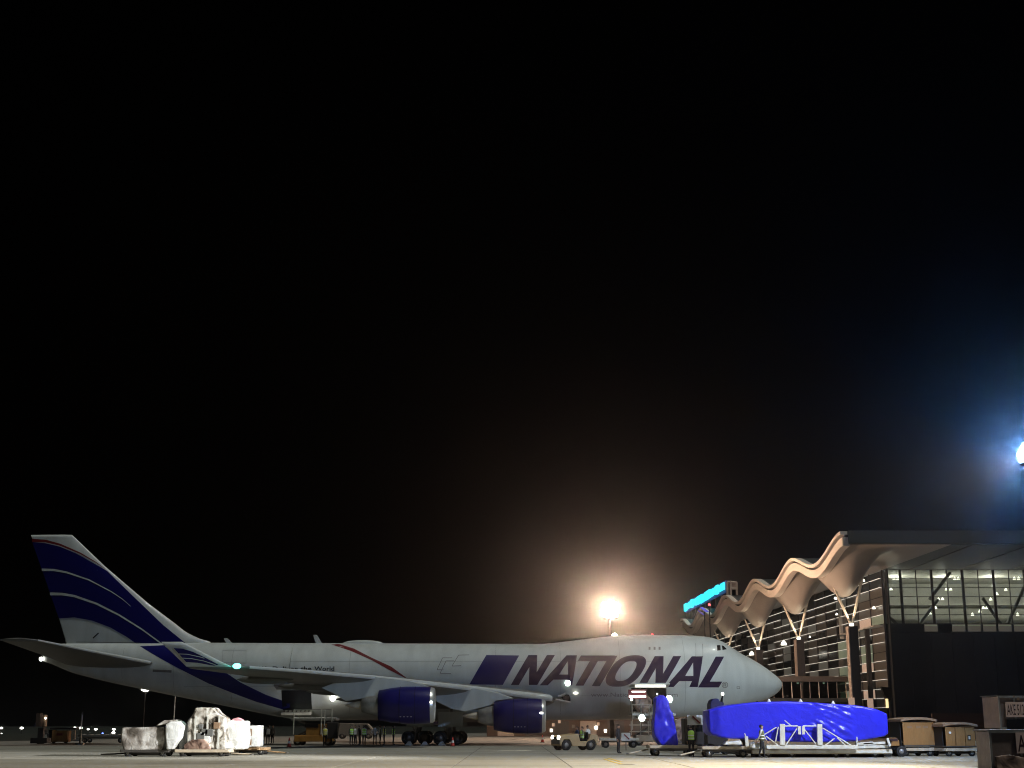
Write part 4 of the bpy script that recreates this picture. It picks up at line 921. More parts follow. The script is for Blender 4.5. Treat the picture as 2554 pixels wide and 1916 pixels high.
# trailer
ZD = at(2000, 1869, YB).z
TR = thing('cargo_trailer', 'long low flatbed trailer carrying the blue tarpaulin load', 'trailer', (fp(2055, 1890).x, YB + 1.4, 0))
tx0 = fp(1878, 1875).x - TR.location.x; tx1 = fp(2229, 1875).x - TR.location.x
MB().box(((tx0 + tx1) / 2, 0, ZD - .13), (tx1 - tx0, 3.0, .24)).build('deck', 'cream_steel', TR, bevel=.03)
MB().box(((tx0 + tx1) / 2, -1.5, ZD - .13), (tx1 - tx0 - .05, .06, .14)).build('side_rail', 'white_steel', TR)
MB().box(((tx0 + tx1) / 2, 0, ZD - .34), (tx1 - tx0 - .6, 1.6, .2)).build('chassis', 'black', TR)
for x in (tx0 + .9, tx0 + 2.2, tx0 + 4.6, tx1 - 2.4, tx1 - .9):
    for s in (-1, 1): wheel((x, s * 1.25, .2), .2, .2, TR)
MB().tube((tx0, 0, ZD - .3), (tx0 - 1.2, -.2, .25), .05, n=8).build('tow_bar', 'steel', TR)
# crumpled sheets on the trailer front
load('folded_sheet', 'crumpled cream sheet lying left of the white post', [(1812, 1850), (1849, 1848), (1850, 1857), (1830, 1858), (1806, 1858)], 77.6, .9, 'white_wrap', 'sheet', .05, 11, None, .03)
load('folded_sheet', 'crumpled cream bundle between white post and walking worker', [(1872, 1855), (1885, 1852), (1898, 1853), (1905, 1866), (1885, 1868), (1873, 1864)], 77.4, .8, 'white_wrap', 'sheet', .06, 12, None, .03)
dolly('low dark dolly in front of the trailer nose', (fp(1815, 1885).x, 79.0, 0), 2.6, 1.8, .62, -1, 'dollies near the blue loads', 'cream_steel')

# tall blue load and its dolly
dolly('cream dolly under the upright blue tarpaulin bundle', (at(1680, 1885, 82).x, 83.0, 0), 2.7, 1.9, .62, -1, 'dollies near the blue loads', 'cream_steel')
o = load('tarpaulin_bundle', 'upright narrow bundle wrapped in crumpled blue tarpaulin', [(1637, 1742), (1643, 1737), (1654, 1737), (1664, 1742), (1672, 1768), (1678, 1790), (1684, 1822), (1691, 1850), (1689, 1859), (1650, 1859), (1634, 1838), (1632, 1800), (1634, 1765)], 82.2, 1.3, 'blue_tarp', 'tarpaulin load', .1, 21, None, .06, 1.7, True)
# brown canvas containers on dollies
def canvas_box(label, px0, px1, pyt, pyb, Y, rz, L, W, panels):
    c = at((px0 + px1) / 2, pyb, Y); H = at(px0, pyt, Y).z - c.z
    o = thing('canvas_container', label, 'container', (c.x, Y + W / 2, c.z), rz, 'brown containers on dollies')
    pw = L / panels
    for i in range(panels): MB().box((-L / 2 + pw * (i + .5), -W / 2, H * .47), (pw - (.03 if panels > 2 else .008), .05, H * .9)).build('front_panel', 'canvas_brown', o, bevel=.02)
    MB().box((L / 2, 0, H * .47), (.05, W - .06, H * .92)).build('side_panel', 'canvas_brown', o, bevel=.02)
    MB().box((-L / 2, .1, H * .47), (.05, W - .3, H * .92)).build('side_panel', 'column_dark', o, bevel=.02)  # left side near-black, its shade put into the colour
    MB().box((0, W / 2, H * .47), (L, .05, H * .92)).build('back_panel', 'canvas_brown', o)
    rg = []
    for i in range(13):
        t = -1 + 2 * i / 12; x = t * (L / 2 + .14); z = H * .95 + .12 * (1 - t * t)
        rg.append([(x, -W / 2 - .12, z), (x, W / 2 + .12, z), (x, W / 2 + .12, z + .13), (x, -W / 2 - .12, z + .13)])
    MB().loft(rg).build('roof_cap', 'canvas_cap', o)
    MB().box((0, 0, .02), (L + .1, W + .1, .08)).build('base_plate', 'dark_metal', o)
    return o
o = canvas_box('larger brown canvas container right of the blue tarpaulin load', 2250, 2322, 1797, 1861, 81.5, R(12), 1.95, 1.6, 1)
for x in (-.55, 0, .45): MB().box((x, -.832, 1.05), (.3, .012, .09)).build('printed_label', 'canvas_cap', o)
o = canvas_box('smaller brown container with three panels, furthest right on dollies', 2353, 2424, 1810, 1863, 80.8, R(14), 1.88, 1.6, 3)
MB().box((.55, -.835, .5), (.2, .02, .28)).build('document_pouch', 'black', o); MB().box((.55, -.85, .5), (.11, .02, .18)).build('document', 'white_line', o)
MB().revolve([(-.02, .01), (-.02, .07), (.02, .07)], 'Y', 12, (-.65, -.84, .78)).build('button', 'white_line', o)
dolly('dolly under the larger brown canvas container', (at(2285, 1888, 81.5).x, 82.3, 0), 2.1, 1.7, .48, -1, 'dollies under the brown containers', 'cream_steel', R(12))
dolly('dolly under the three-panel brown container', (at(2390, 1888, 80.8).x, 81.6, 0), 2.0, 1.7, .48, 1, 'dollies under the brown containers', 'cream_steel', R(14))
o = thing('tug_nose', 'small sand coloured cart between blue load and brown container', 'cart', (at(2232, 1880, 80).x, 80.6, 0))
P = [at(px, py, 80) for px, py in ((2222, 1861), (2224, 1842), (2236, 1840), (2243, 1848), (2244, 1861))]
MB().prism([(p.x - o.location.x, p.z) for p in P], -.6, .6).build('hood', 'canvas_brown', o, bevel=.04); MB().box((0, -.61, .93), (.42, .02, .16)).build('badge', 'label_ink', o)
MB().box((0, 0, .52), (1.2, 1.0, .25)).build('chassis', 'black', o)
for x in (-.4, .4):
    for y in (-.5, .5): wheel((x, y, .3), .3, .16, o)

# aluminium air cargo containers at the right edge
def uld(label, loc, rz, W, D_, H, base_z, txt, tsize, tx, tz, bw, bh, tw):
    o = thing('cargo_container', label, 'container', (loc[0], loc[1], base_z), rz, 'metal cargo containers at the right edge')
    MB().box((0, 0, H / 2), (W - .06, D_ - .06, H - .06)).build('body', 'uld_alu', o, bevel=.02)
    for x in (-W / 2 + .03, -W / 2 + W * .36, W / 2 - .03): MB().box((x, -D_ / 2, H / 2), (.07, .05, H)).build('upright', 'steel', o)
    for z in (.04, H - .04): MB().box((0, -D_ / 2 - .004, z), (W + .04, .07, .09)).build('edge_rail', 'steel', o)
    MB().box((0, 0, H + .008), (W + .06, D_ + .06, .04)).build('roof', 'dark_metal', o)
    MB().box((tx + bw / 2, -D_ / 2 - .045, tz), (bw, .03, bh)).build('name_board', 'label_board', o)
    me = text_mesh(txt, tsize, .006); t = link('lettering', me, 'label_ink', o); t.rotation_euler = (math.pi / 2, 0, 0); t.location = (tx + .05, -D_ / 2 - .064, tz - tsize * .36)
    t.scale = (tw / (max(v.co.x for v in me.vertices) - min(v.co.x for v in me.vertices)), 1, 1)
    MB().box((tx + bw / 2, -D_ / 2 - .04, tz - bh / 2 - .36), (bw, .02, .5)).build('lower_panel', 'black', o)
    return o
UL = at(2462, 1822, 47)
u1 = uld('nearest metal container with plastic wrap, at the bottom right corner', (UL.x + 1.4, 47.6, 0), 0, 2.8, 1.5, UL.z - .12, .12, 'AKE 61274', .74, -.55, 1.03, 1.9, .66, 1.78)
me = wrapped([(-.72, 0), (-.75, .55), (-.3, .62), (.3, .5), (.72, .45), (.7, 0)], .12, .03, 31, .03); lk = link('torn_wrap', me, 'brown_wrap', u1, smooth=True); lk.location = (-.55, -.84, .05)
UH = at(2487, 1819, 60); UT = at(2487, 1731, 60)
u0 = uld('lower container of the stack, mostly hidden behind the nearest container', (UH.x + 1.05, 61.0, 0), R(9), 2.0, 1.5, UH.z - .16, .12, 'AKE 61', .3, .3, .9, 1.0, .4, .8)
u2 = uld('upper metal container with AKE number board at the right edge', (UH.x + 1.05, 61.0, 0), R(9), 2.0, 1.5, UT.z - UH.z - .08, UH.z, 'AKE 51274', .62, -.72, (UT.z - UH.z) * .56, 1.5, .62, 1.0)
for i in range(6): MB().revolve([(-.01, .01), (-.01, .03 + .02 * (i % 3)), (.01, .02)], 'Y', 8, (-.5 + .2 * i, -.78, 1.25 + .1 * (i % 2))).build('torn_sticker', 'canvas_cap', u2)
p = at(2474, 1805, 120); o = thing('bollard_sign', 'grey post with a blue lit top beside the metal containers', 'sign post', (p.x, 120, 0))
MB().box((0, 0, at(2474, 1792, 120).z / 2), (.34, .3, at(2474, 1792, 120).z)).build('post', 'roof_grey', o); q = at(2474, 1787, 120)
MB().box((0, 0, q.z), (.4, .34, .36)).build('blue_top', 'sign_blue', o); MB().box((.24, -.1, q.z - .1), (.06, .1, .5)).build('edge_lamp', 'pane_pink', o)
q = MB().box((0, 0, .22), (9.5, .5, .44)).build('concrete_barrier', 'white_line', None, bevel=.05); q.location = (at(2440, 1868, 118).x + 1, 118, 0); tag(q, 'low pale concrete barrier left of the metal containers', 'barrier')

# loaders
def loader(label, px0, px1, Y0, W, deckz, body, pyb0, posts, group):
    x0, x1 = at(px0, 1850, Y0).x, at(px1, 1850, Y0).x; cx = (x0 + x1) / 2; L = x1 - x0
    o = thing('cargo_loader', label, 'loader', (cx, Y0 + W / 2, 0), group=group)
    MB().box((0, 0, .62), (L * .8, W, .55)).build('chassis', body, o, bevel=.04)
    MB().box((0, -W / 2 - .03, .62), (L * .55, .05, .45)).build('side_panel', body, o, bevel=.02)
    for sx in (-1, 1):
        for sy in (-1, 1): wheel((sx * L * .33, sy * W * .42, .36), .36, .25, o)
    MB().box((0, 0, deckz - .12), (L * .96, W + .1, .2)).build('platform', 'steel', o, bevel=.02)
    for i in range(8): MB().tube((-L * .42 + i * L * .12, -W / 2, deckz), (-L * .42 + i * L * .12, W / 2, deckz), .05, n=8).build('roller', 'bare_metal', o)
    for s in (-1, 1):
        for t in (-1, 1): bar('scissor_arm', (-L * .35 * t, s * W * .4, .85), (L * .35 * t, s * W * .4, deckz - .2), .07, 'dark_metal', o)
    for px in posts: x = at(px, 1850, Y0).x - cx; bar('guard_post', (x, -W / 2 - .05, deckz - 1.4), (x, -W / 2 - .05, deckz + .75), .05, 'white_steel' if body == 'orange_yellow' else 'steel', o)
    MB().tube((at(posts[0], 1850, Y0).x - cx, -W / 2 - .05, deckz + .7), (at(posts[-1], 1850, Y0).x - cx, -W / 2 - .05, deckz + .7), .035, n=8).build('guard_rail', 'steel', o)
    return o
la = loader('amber cargo loader under the open rear cargo door', 722, 836, 124.0, 3.2, 2.35, 'orange_yellow', 1856, (731, 800, 808, 826), 'cargo loaders at the airplane')
MB().box((.35, -1.2, 1.35), (1.9, .8, 1.0)).build('engine_box', 'orange_yellow', la, bevel=.06); MB().box((-.1, -1.62, 1.7), (1.2, .04, .35)).build('grille', 'black', la)
MB().box((1.7, -1.3, 1.3), (.9, .9, 1.4)).build('cab', 'column_dark', la, bevel=.05)
MB().tube((1.9, -1.7, .5), (2.35, -1.7, 1.9), .05, n=8).build('ladder_rail', 'cream_steel', la)
lf = loader('pale cargo loader under the open forward cargo door', 1575, 1690, 123.5, 3.4, 2.75, 'column_side', 1856, (1578, 1600, 1622, 1628), 'cargo loaders at the airplane')
for z in (1.2, 1.75): MB().box((-1.2, -1.78, z), (1.9, .06, .08)).build('handrail', 'steel', lf)
for x in (-2.0, -1.2, -.5): MB().tube((x, -1.78, .9), (x, -1.78, 2.1), .04, n=8).build('handrail_post', 'steel', lf)
def lflamp(px, py, r, Y=121.6, m='lamp_greenish', pr=lf):
    p = at(px, py, Y) - Vector(pr.location); MB().revolve([(-.1, r * .5), (0, r), (.1, r * .8), (.12, .01)], 'Y', 6, p).build('work_light', m, pr); bar('work_light_arm', (p.x, p.y + .15, p.z), (p.x, p.y + .9, max(.9, p.z - 1.0)), .05, 'dark_metal', pr)
lflamp(1669, 1744, .34); lflamp(1601, 1791, .32); lflamp(1639, 1731, .08, m='lamp_soft'); lflamp(1575, 1745, .13, m='lamp_soft')
p = at(1601, 1795, 120.5); lamp('work_light', 'POINT', p, 60, (.95, 1, .9), lf, size=.3)
p = at(1669, 1748, 119.5); lamp('work_light', 'POINT', p, 70, (.95, 1, .9), lf, size=.3)
load('wrapped_pallet', 'pinkish wrapped cargo riding high on the forward loader', [(1583, 1742), (1592, 1737), (1618, 1738), (1626, 1745), (1625, 1763), (1618, 1768), (1617, 1783), (1606, 1783), (1592, 1771), (1584, 1760)], 125.0, 1.9, 'brown_wrap', 'pallet load', .06, 41, 'wrapped loads at the forward cargo door', .08)
o = MB().box((0, 0, 0), (1.5, .12, .16)).build('light_rail', 'lamp_soft'); o.location = at(1590, 1737.5, 124.6); tag(o, 'short glowing rail above the pinkish cargo in the cargo doorway', 'light')
MB().box((.1, .02, .42), (1.2, .1, .12)).build('light_rail_top', 'lamp_soft', o); MB().box((0, .1, .2), (1.6, .08, .8)).build('bracket', 'red_paint', o)
# cargo and tractor behind the upright blue bundle
load('wrapped_pallet', 'brown carton load behind the worker in the green vest', [(1684, 1798), (1700, 1791), (1716, 1792), (1717, 1846), (1686, 1846)], 96, 1.6, 'brown_wrap', 'pallet load', .05, 44, None, .05)
p = at(1690, 1870, 96.8); dolly('dolly under the brown carton load behind the green-vested worker', (at(1701, 1870, 96.8).x, 96.8, 0), 1.9, 1.6, .72, 1, 'dollies near the blue loads', 'dark_metal')
def tractor_box(label, px0, px1, pyt, Y, L, m):
    x = at((px0 + px1) / 2, 1850, Y).x; H = at(px0, pyt, Y).z
    o = thing('dark_tug', label, 'tug', (x, Y, 0)); MB().prism([(-L / 2, .35), (L / 2, .35), (L / 2, H * .55), (L * .1, H * .6), (0, H), (-L / 2, H)], -.8, .8).build('body', m, o, bevel=.06)
    for sx in (-1, 1):
        for sy in (-1, 1): wheel((sx * L * .32, sy * .75, .38), .38, .24, o)
    MB().prism([(-L * .42, H * .62), (-.06, H * .62), (-.1, H * .92), (-L * .42, H * .92)], -.82, -.8).build('side_window', 'cockpit_glass', o); return o
tg = tractor_box('dark tug between the green-vested worker and the blue tarpaulin', 1726, 1776, 1792, 90.5, 2.4, 'column_dark')
o = MB().box((0, 0, 0), (.95, .05, .62)).build('warning_board', 'white_line'); o.location = at(1733, 1796, 89.3); tag(o, 'white warning board with a red slanted stripe above the green vest', 'board')
MB().box((.08, -.035, .02), (.62, .02, .09), ry=R(42)).build('red_stripe', 'red_paint', o); MB().box((0, .06, -1.0), (.07, .05, 1.5)).build('post', 'dark_metal', o)
o = MB().box((0, 0, 0), (.62, .05, .55)).build('warning_board', 'white_line'); o.location = at(1561, 1838, 100); tag(o, 'white and red warning board left of the forward loader', 'board')
MB().box((.05, -.035, 0), (.5, .02, .09), ry=R(42)).build('red_stripe', 'red_paint', o); MB().box((0, .06, -.5), (.07, .05, .9)).build('post', 'dark_metal', o)
p = at(1788, 1800, 86); o = thing('loader_cab', 'dark blue rounded cab rising behind the left end of the blue tarpaulin', 'cab', (p.x, 86.5, 0))
P = [at(px, py, 86) for px, py in ((1770, 1800), (1771, 1756), (1775, 1746), (1782, 1742), (1792, 1743), (1795, 1750), (1805, 1752), (1806, 1800))]
MB().prism([(q.x - p.x, q.z) for q in P], -.6, .9).build('cab_shell', 'dark_blue', o, bevel=.08); MB().box((0, .2, .95), (1.2, 1.6, 1.6)).build('cab_base', 'column_dark', o)
for x in (-.45, .45): wheel((x, -.5, .35), .35, .2, o)
a = at(1800, 1755, 86); b = at(1804, 1735, 86); MB().tube((a.x - p.x, -.2, a.z), (b.x - p.x, -.2, b.z), .1, .03, n=8).build('mast', 'black', o)
b = at(1804, 1731, 86); MB().revolve([(.1 * math.sin(t), .1 * math.cos(t)) for t in [-1.5 + .375 * i for i in range(9)]], 'Z', 10, (b.x - p.x, -.2, b.z)).build('mast_lamp', 'lamp_soft', o)
# baggage tow tractor with headlights
p = gnd(1434, 1872); TT = thing('tow_tractor', 'sand yellow open tow tractor driving with both headlights on', 'tow tractor', (p.x, p.y + .7, 0), R(205))
MB().prism([(-1.5, .4), (-1.5, 1.05), (-.95, 1.15), (-.75, .62), (-.1, .62), (.05, 1.15), (1.35, 1.0), (1.5, .85), (1.5, .34), (1.4, .3), (1.36, .5), (1.2, .76), (.76, .76), (.6, .5), (.55, .3), (-.55, .3), (-.6, .5), (-.76, .76), (-1.2, .76), (-1.36, .5), (-1.4, .34)], -.72, .72).build('body', 'sand_yellow', TT, bevel=.03)
MB().box((1.53, 0, .62), (.08, 1.25, .35)).build('bumper', 'dark_metal', TT, bevel=.03); MB().box((1.5, 0, .85), (.06, .6, .2)).build('grille', 'black', TT)
for y in (-.48, .48):
    MB().revolve([(-.05, .16), (.02, .19), (.06, .14), (.08, .01)], 'X', 14, (1.5, y, .86)).build('headlight', 'lamp_white', TT, smooth=True)
for sx in (-1, 1):
    for sy in (-1, 1): wheel((sx * .98, sy * .6, .37), .37, .24, TT)
for y in (-.36, .36): MB().box((-.45, y, .72), (.5, .5, .16)).build('seat', 'black', TT, bevel=.03); MB().box((-.74, y, 1.0), (.12, .5, .5)).build('backrest', 'black', TT, bevel=.03)
MB().tube((.0, -.36, 1.1), (-.12, -.36, 1.3), .025, n=8).build('steering_column', 'black', TT); MB().revolve([(0, .15), (.02, .17), (.04, .15), (.02, .13), (0, .15)], 'Z', 16, (-.14, -.36, 1.3)).build('steering_wheel', 'black', TT)
q = TT.matrix_world if False else None
hd = Vector((math.cos(R(205)), math.sin(R(205)), 0)); lamp('headlight', 'SPOT', Vector(TT.location) + hd * 1.8 + Vector((0, 0, .85)), 900, (1, .94, .8), TT, aim=Vector(TT.location) + hd * 20, angle=50, size=.15).rotation_euler = (R(82), 0, R(-90))
[o for o in TT.children if o.type == 'LIGHT'][0].location = (1.8, 0, .85)
# trailing flat cart
dolly('empty flat baggage cart trailing behind the tow tractor', (at(1545, 1860, 112).x, 112.5, 0), 3.0, 1.6, .75, -1, 'carts near the tow tractor', 'white_steel', 0, .28)
# cones
def cone(label, px, py, Y=None):
    p = gnd(px, py); o = thing('traffic_cone', label, 'traffic cone', p, group='traffic cones')
    MB().box((0, 0, .03), (.42, .42, .06)).build('base', 'black', o); MB().revolve([(.06, .17), (.3, .125)], 'Z', 16).build('lower_body', 'cone_red', o, smooth=True)
    MB().revolve([(.3, .125), (.5, .085)], 'Z', 16).build('reflective_band', 'cone_white', o, smooth=True); MB().revolve([(.5, .085), (.75, .035), (.755, .001)], 'Z', 16).build('upper_body', 'cone_red', o, smooth=True)
cone('red and white traffic cone left of the rear cargo loader', 721, 1864); cone('traffic cone in front of the main wheels', 1129, 1862); cone('traffic cone right of the inboard engine', 1353, 1852)
# chocks
for i, px in enumerate((1021, 1060, 1102)):
    p = at(px, 1853, 126.5); o = MB().prism([(-.36, 0), (.36, 0), (.1, .34), (-.1, .34)], -.2, .2).build('wheel_chock', 'white_line'); o.location = (p.x, 126.3, 0); tag(o, ('pale wheel chock at the rear main wheels', 'pale wheel chock between the main wheel sets', 'pale wheel chock at the front main wheels')[i], 'chock', 'wheel chocks')
# ground power unit, lift and tug at the left
p = gnd(147, 1854); gp = thing('power_unit', 'brown ground power unit under the tail at the left', 'generator', (p.x, p.y + .6, 0))
MB().box((0, 0, .68), (1.55, 1.2, 1.1)).build('cabinet', 'canvas_brown', gp, bevel=.04); MB().box((0, -.62, .85), (.6, .02, .22)).build('red_badge', 'red_paint', gp)
MB().box((.2, .3, 1.42), (2.6, 1.2, .18)).build('roof', 'column_dark', gp, bevel=.04); MB().box((-1.0, .3, .7), (.5, 1.0, 1.2)).build('dark_end', 'black', gp)
for x in (-.6, .6): wheel((x, -.4, .22), .22, .16, gp)
MB().prism([(1.1, 1.25), (1.35, 1.25), (1.4, .35), (2.2, .35), (2.25, .2), (1.25, .2)], -.1, .1).build('tow_hitch', 'cream_steel', gp)
p = gnd(104, 1854); o = thing('small_tug', 'small tug with a white lit front beside the power unit', 'tug', (p.x, p.y + .8, 0))
MB().prism([(-.6, .3), (.55, .3), (.55, .95), (.1, 1.0), (0, 1.5), (-.6, 1.5)], -.5, .5).build('body', 'column_dark', o, bevel=.05); MB().box((.1, -.53, .6), (.62, .03, .1)).build('bumper', 'white_steel', o); MB().box((.15, -.53, .42), (.5, .03, .16)).build('number_plate', 'cream_steel', o); MB().box((.05, -.53, .78), (.6, .03, .08)).build('hood_edge', 'white_steel', o)
for x in (-.35, .35):
    for y in (-.45, .45): wheel((x, y, .28), .28, .16, o)
p = at(104, 1815, 138); o = thing('lift_cage', 'tall pale lift cage standing above the small tug at far left', 'lift', (p.x, 138, 0)); zt3 = at(104, 1782, 138).z
MB().box((-.3, 0, (p.z + zt3) / 2 + .1), (.4, .8, zt3 - p.z)).build('cage_panel', 'wall_brown', o); MB().box((.3, -.1, (p.z + zt3) / 2), (.3, .6, (zt3 - p.z) * .95)).build('cage_door', 'canvas_cap', o, bevel=.1)
MB().box((0, 0, p.z / 2), (.5, .5, p.z)).build('mast', 'column_dark', o); MB().box((0, 0, .3), (1.6, 1.2, .5)).build('base', 'column_dark', o)
b = at(114, 1791.5, 137.5); MB().revolve([(.1 * math.sin(t), .1 * math.cos(t)) for t in [-1.5 + .375 * i for i in range(9)]], 'Z', 10, (b.x - p.x, -.5, b.z)).build('lamp', 'lamp_white', o)
p = at(200, 1850, 132); o = thing('signal_mast', 'thin white mast right of the brown power unit', 'mast', (p.x, 132, 0)); zt3 = at(200, 1783, 132).z
MB().tube((0, 0, .1), (0, 0, zt3), .12, .03, n=8).build('pole', 'white_paint', o); MB().box((0, 0, .06), (.7, .7, .12)).build('base', 'cream_steel', o)
dolly('long low flatbed standing far behind the grey foil load', (at(262, 1848, 146).x, 146, 0), 5.0, 2.0, .8, -1, 'carts in the background', 'grey_paint', 0, .25)
# parked van beyond, seen under the belly
p = at(888, 1848, 190); o = thing('parked_van', 'grey parked van seen under the belly behind the gathered crew', 'van', (p.x, 190, 0))
MB().prism([(-2.8, .4), (2.6, .4), (2.8, .9), (2.3, 1.2), (1.6, 1.95), (-2.75, 2.05)], -.9, .9).build('body', 'grey_paint', o, bevel=.08)
MB().prism([(1.0, 1.2), (2.0, 1.2), (1.5, 1.8), (1.0, 1.8)], -.93, -.9).build('window', 'cockpit_glass', o)
for x in (-1.8, 1.7):
    for y in (-.85, .85): wheel((x, y, .35), .35, .2, o)

# low service building beyond the forward belly
o = thing('service_building', 'low dark brown service building seen under the forward belly', 'building', (15, 228, 0))
MB().box((2, 3, 2.6), (42, 6, 5.2)).build('wall', 'wall_brown', o); MB().box((2, 2.8, 5.35), (43, 7, .3)).build('roof', 'column_dark', o)
for i in range(9): MB().box((-16 + i * 4.4, -.04, 1.25), (2.6, .1, 2.3)).build('door', 'column_dark' if i % 3 else 'column_side', o)
for i, (px, py, m_) in enumerate(((1487, 1815, 'lamp_white'), (1492, 1806, 'pane_pink'), (1510, 1823, 'lamp_soft'), (1380, 1808, 'pane_pink'), (1395, 1800, 'pane_pink'), (1375, 1822, 'lamp_soft'), (1430, 1812, 'pane_dim'))):
    p = at(px, py, 227.8) - Vector(o.location); MB().box((p.x, -.15, p.z), (.42, .12, .5)).build('wall_light', m_, o)

# ================================================================== PEOPLE
def person(label, loc, yaw, shirt='shirt_dark', vest=None, h=1.75, lean=0.0, stride=0.0, arms='down', sit=False, legs='trousers', cap=None, group=None, back=False):
    N = []; E = []; RA = []; TAGS = []
    def nv(p, r, par=None, t=None):
        N.append(Vector(p)); RA.append(r if isinstance(r, tuple) else (r, r)); i = len(N) - 1
        if par is not None: E.append((par, i)); TAGS.append(t)
        return i
    up = lambda x, y, z: Vector((x, (y) * math.cos(lean) - (z - .95) * math.sin(lean), .95 + (z - .95) * math.cos(lean) + y * math.sin(lean)))
    pv = nv((0, 0, .95), (.15, .115)); s1 = nv(up(0, 0, 1.12), (.145, .10), pv, 'shirt'); ch = nv(up(0, .0, 1.31), (.17, .115), s1, 'shirt'); sh = nv(up(0, 0, 1.42), (.11, .085), ch, 'shirt')
    nk = nv(up(0, -.005, 1.49), .055, sh, 'skin'); hb = nv(up(0, -.02, 1.555), (.066, .075), nk, 'skin'); hm = nv(up(0, -.015, 1.64), (.076, .092), hb, 'skin'); ht = nv(up(0, -.005, 1.715), (.058, .07), hm, 'skin')
    nv(up(0, -.118, 1.625), .014, hm, 'skin')
    for s in (-1, 1): nv(up(s * .088, .01, 1.63), .016, hm, 'skin')
    for s in (-1, 1):
        so = nv(up(s * .19, 0, 1.41), .062, sh, 'shirt')
        if arms == 'hips': el, wr = up(s * .38, .06, 1.17), up(s * .20, -.06, 1.0)
        elif arms == 'front': el, wr = up(s * .23, -.03, 1.15), up(s * .12, -.25, 1.18)
        elif arms == 'wheel': el, wr = up(s * .25, -.1, 1.17), up(s * .14, -.38, 1.22)
        elif arms == 'walk': el, wr = up(s * .23, -.10 * s, 1.14), up(s * .22, -.22 * s, .93)
        elif arms == 'raise' and s > 0: el, wr = up(s * .30, -.12, 1.52), up(s * .24, -.18, 1.78)
        else: el, wr = up(s * .235, .03, 1.13), up(s * .225, -.03, .88)
        e = nv(el, .045, so, 'shirt'); w_ = nv(wr, .031, e, 'shirt'); d = (wr - el).normalized()
        side = d.cross(Vector((0, 1, 0)) if abs(d.y) < .8 else Vector((1, 0, 0))).normalized(); thumb = Vector((0, -1, 0)) if abs(d.y) < .8 else Vector((-s, 0, 0))
        pm_ = nv(wr + d * .07, (.036, .03), w_, 'skin')
        for f in range(4):
            o_ = thumb * (.03 - .02 * f); L_ = (.075, .085, .08, .06)[f]
            k1 = nv(wr + d * .115 + o_, .0095, pm_, 'skin'); nv(wr + d * (.115 + L_) + o_ - side * .02 * s, .008, k1, 'skin')
        k1 = nv(wr + d * .065 + thumb * .05, .011, pm_, 'skin'); nv(wr + d * .11 + thumb * .065, .009, k1, 'skin')
    for s in (-1, 1):
        hp = nv((s * .095, 0, .88), .095, pv, 'legs'); st = stride * s
        if sit: kn, an, to = Vector((s * .12, -.42, .90)), Vector((s * .12, -.46, .46)), Vector((s * .13, -.62, .42))
        else: kn, an, to = Vector((s * .105, -st * .5 - .01, .49)), Vector((s * .11, -st + (.06 if st < 0 else .02), .09 + (.04 if st < 0 else 0))), Vector((s * .125, -st - .14, .04))
        kk = nv(kn, .064, hp, 'legs'); cf = nv(kn.lerp(an, .35) + Vector((0, .015, 0)), .056, kk, 'legs'); aa = nv(an, .043, cf, 'legs'); nv(to, (.045, .03), aa, 'shoe')
    me = bpy.data.meshes.new('person'); me.from_pydata([tuple(p) for p in N], E, []); o = bpy.data.objects.new('person', me); COL.objects.link(o)
    md = o.modifiers.new('skin', 'SKIN'); md.use_smooth_shade = True
    for i, r in enumerate(RA): me.skin_vertices[0].data[i].radius = r
    me.skin_vertices[0].data[0].use_root = True
    ss = o.modifiers.new('sub', 'SUBSURF'); ss.levels = 1; ss.render_levels = 1
    dg = bpy.context.evaluated_depsgraph_get(); m2 = bpy.data.meshes.new_from_object(o.evaluated_get(dg)); o.modifiers.clear(); o.data = m2
    m2.materials.clear(); order = ['skin', 'shirt', 'legs', 'shoe']
    for t in order: m2.materials.append(M({'skin': 'skin', 'shirt': shirt, 'legs': legs, 'shoe': 'shoe'}[t]))
    segs = [(N[a], N[b], order.index(t), (RA[a][0] + RA[b][0]) / 2) for (a, b), t in zip(E, TAGS)]
    for f in m2.polygons:
        c = f.center; best = 9; bi = 0
        for a, b, t, r in segs:
            ab = b - a; u = max(0, min(1, (c - a).dot(ab) / max(1e-6, ab.length_squared))); d = (c - a - ab * u).length - r
            if d < best: best, bi = d, t
        f.material_index = bi
    m2.shade_smooth()
    # hair or cap
    mb = MB(); rg = []
    for i in range(6):
        a = math.pi / 2 * i / 5; rg.append([up(.096 * math.cos(a) * math.cos(b), .012 + .112 * math.cos(a) * math.sin(b), 1.645 + .115 * math.sin(a) + (-.05 if math.sin(b) > 0 and i == 0 else .03 if i == 0 else 0)) for b in [2 * math.pi * j / 14 for j in range(14)]])
    mb.loft(rg); mb.build('hair' if not cap else 'cap', cap or 'hair', o, smooth=True)
    if vest:
        rg = []
        for z, a, b in ((.93, .185, .15), (1.05, .18, .14), (1.18, .185, .14), (1.31, .205, .15), (1.40, .19, .135), (1.455, .12, .10)):
            rg.append([up(a * math.cos(t), b * math.sin(t), z) for t in [2 * math.pi * j / 18 for j in range(18)]])
        v = MB().loft(rg, cap=False).build('vest', vest, o, smooth=True)
        for z, a, b in ((1.0, .187, .15), (1.16, .189, .146)):
            MB().loft([[up(a * math.cos(t), b * math.sin(t), zz) for t in [2 * math.pi * j / 18 for j in range(18)]] for zz in (z, z + .05)], cap=False).build('reflective_stripe', 'reflective', v)
    o.location = loc; o.rotation_euler = (0, 0, yaw); s = h / 1.78; o.scale = (s, s, s)
    return tag(o, label, 'person', group)
G1 = 'ground crew on the apron'
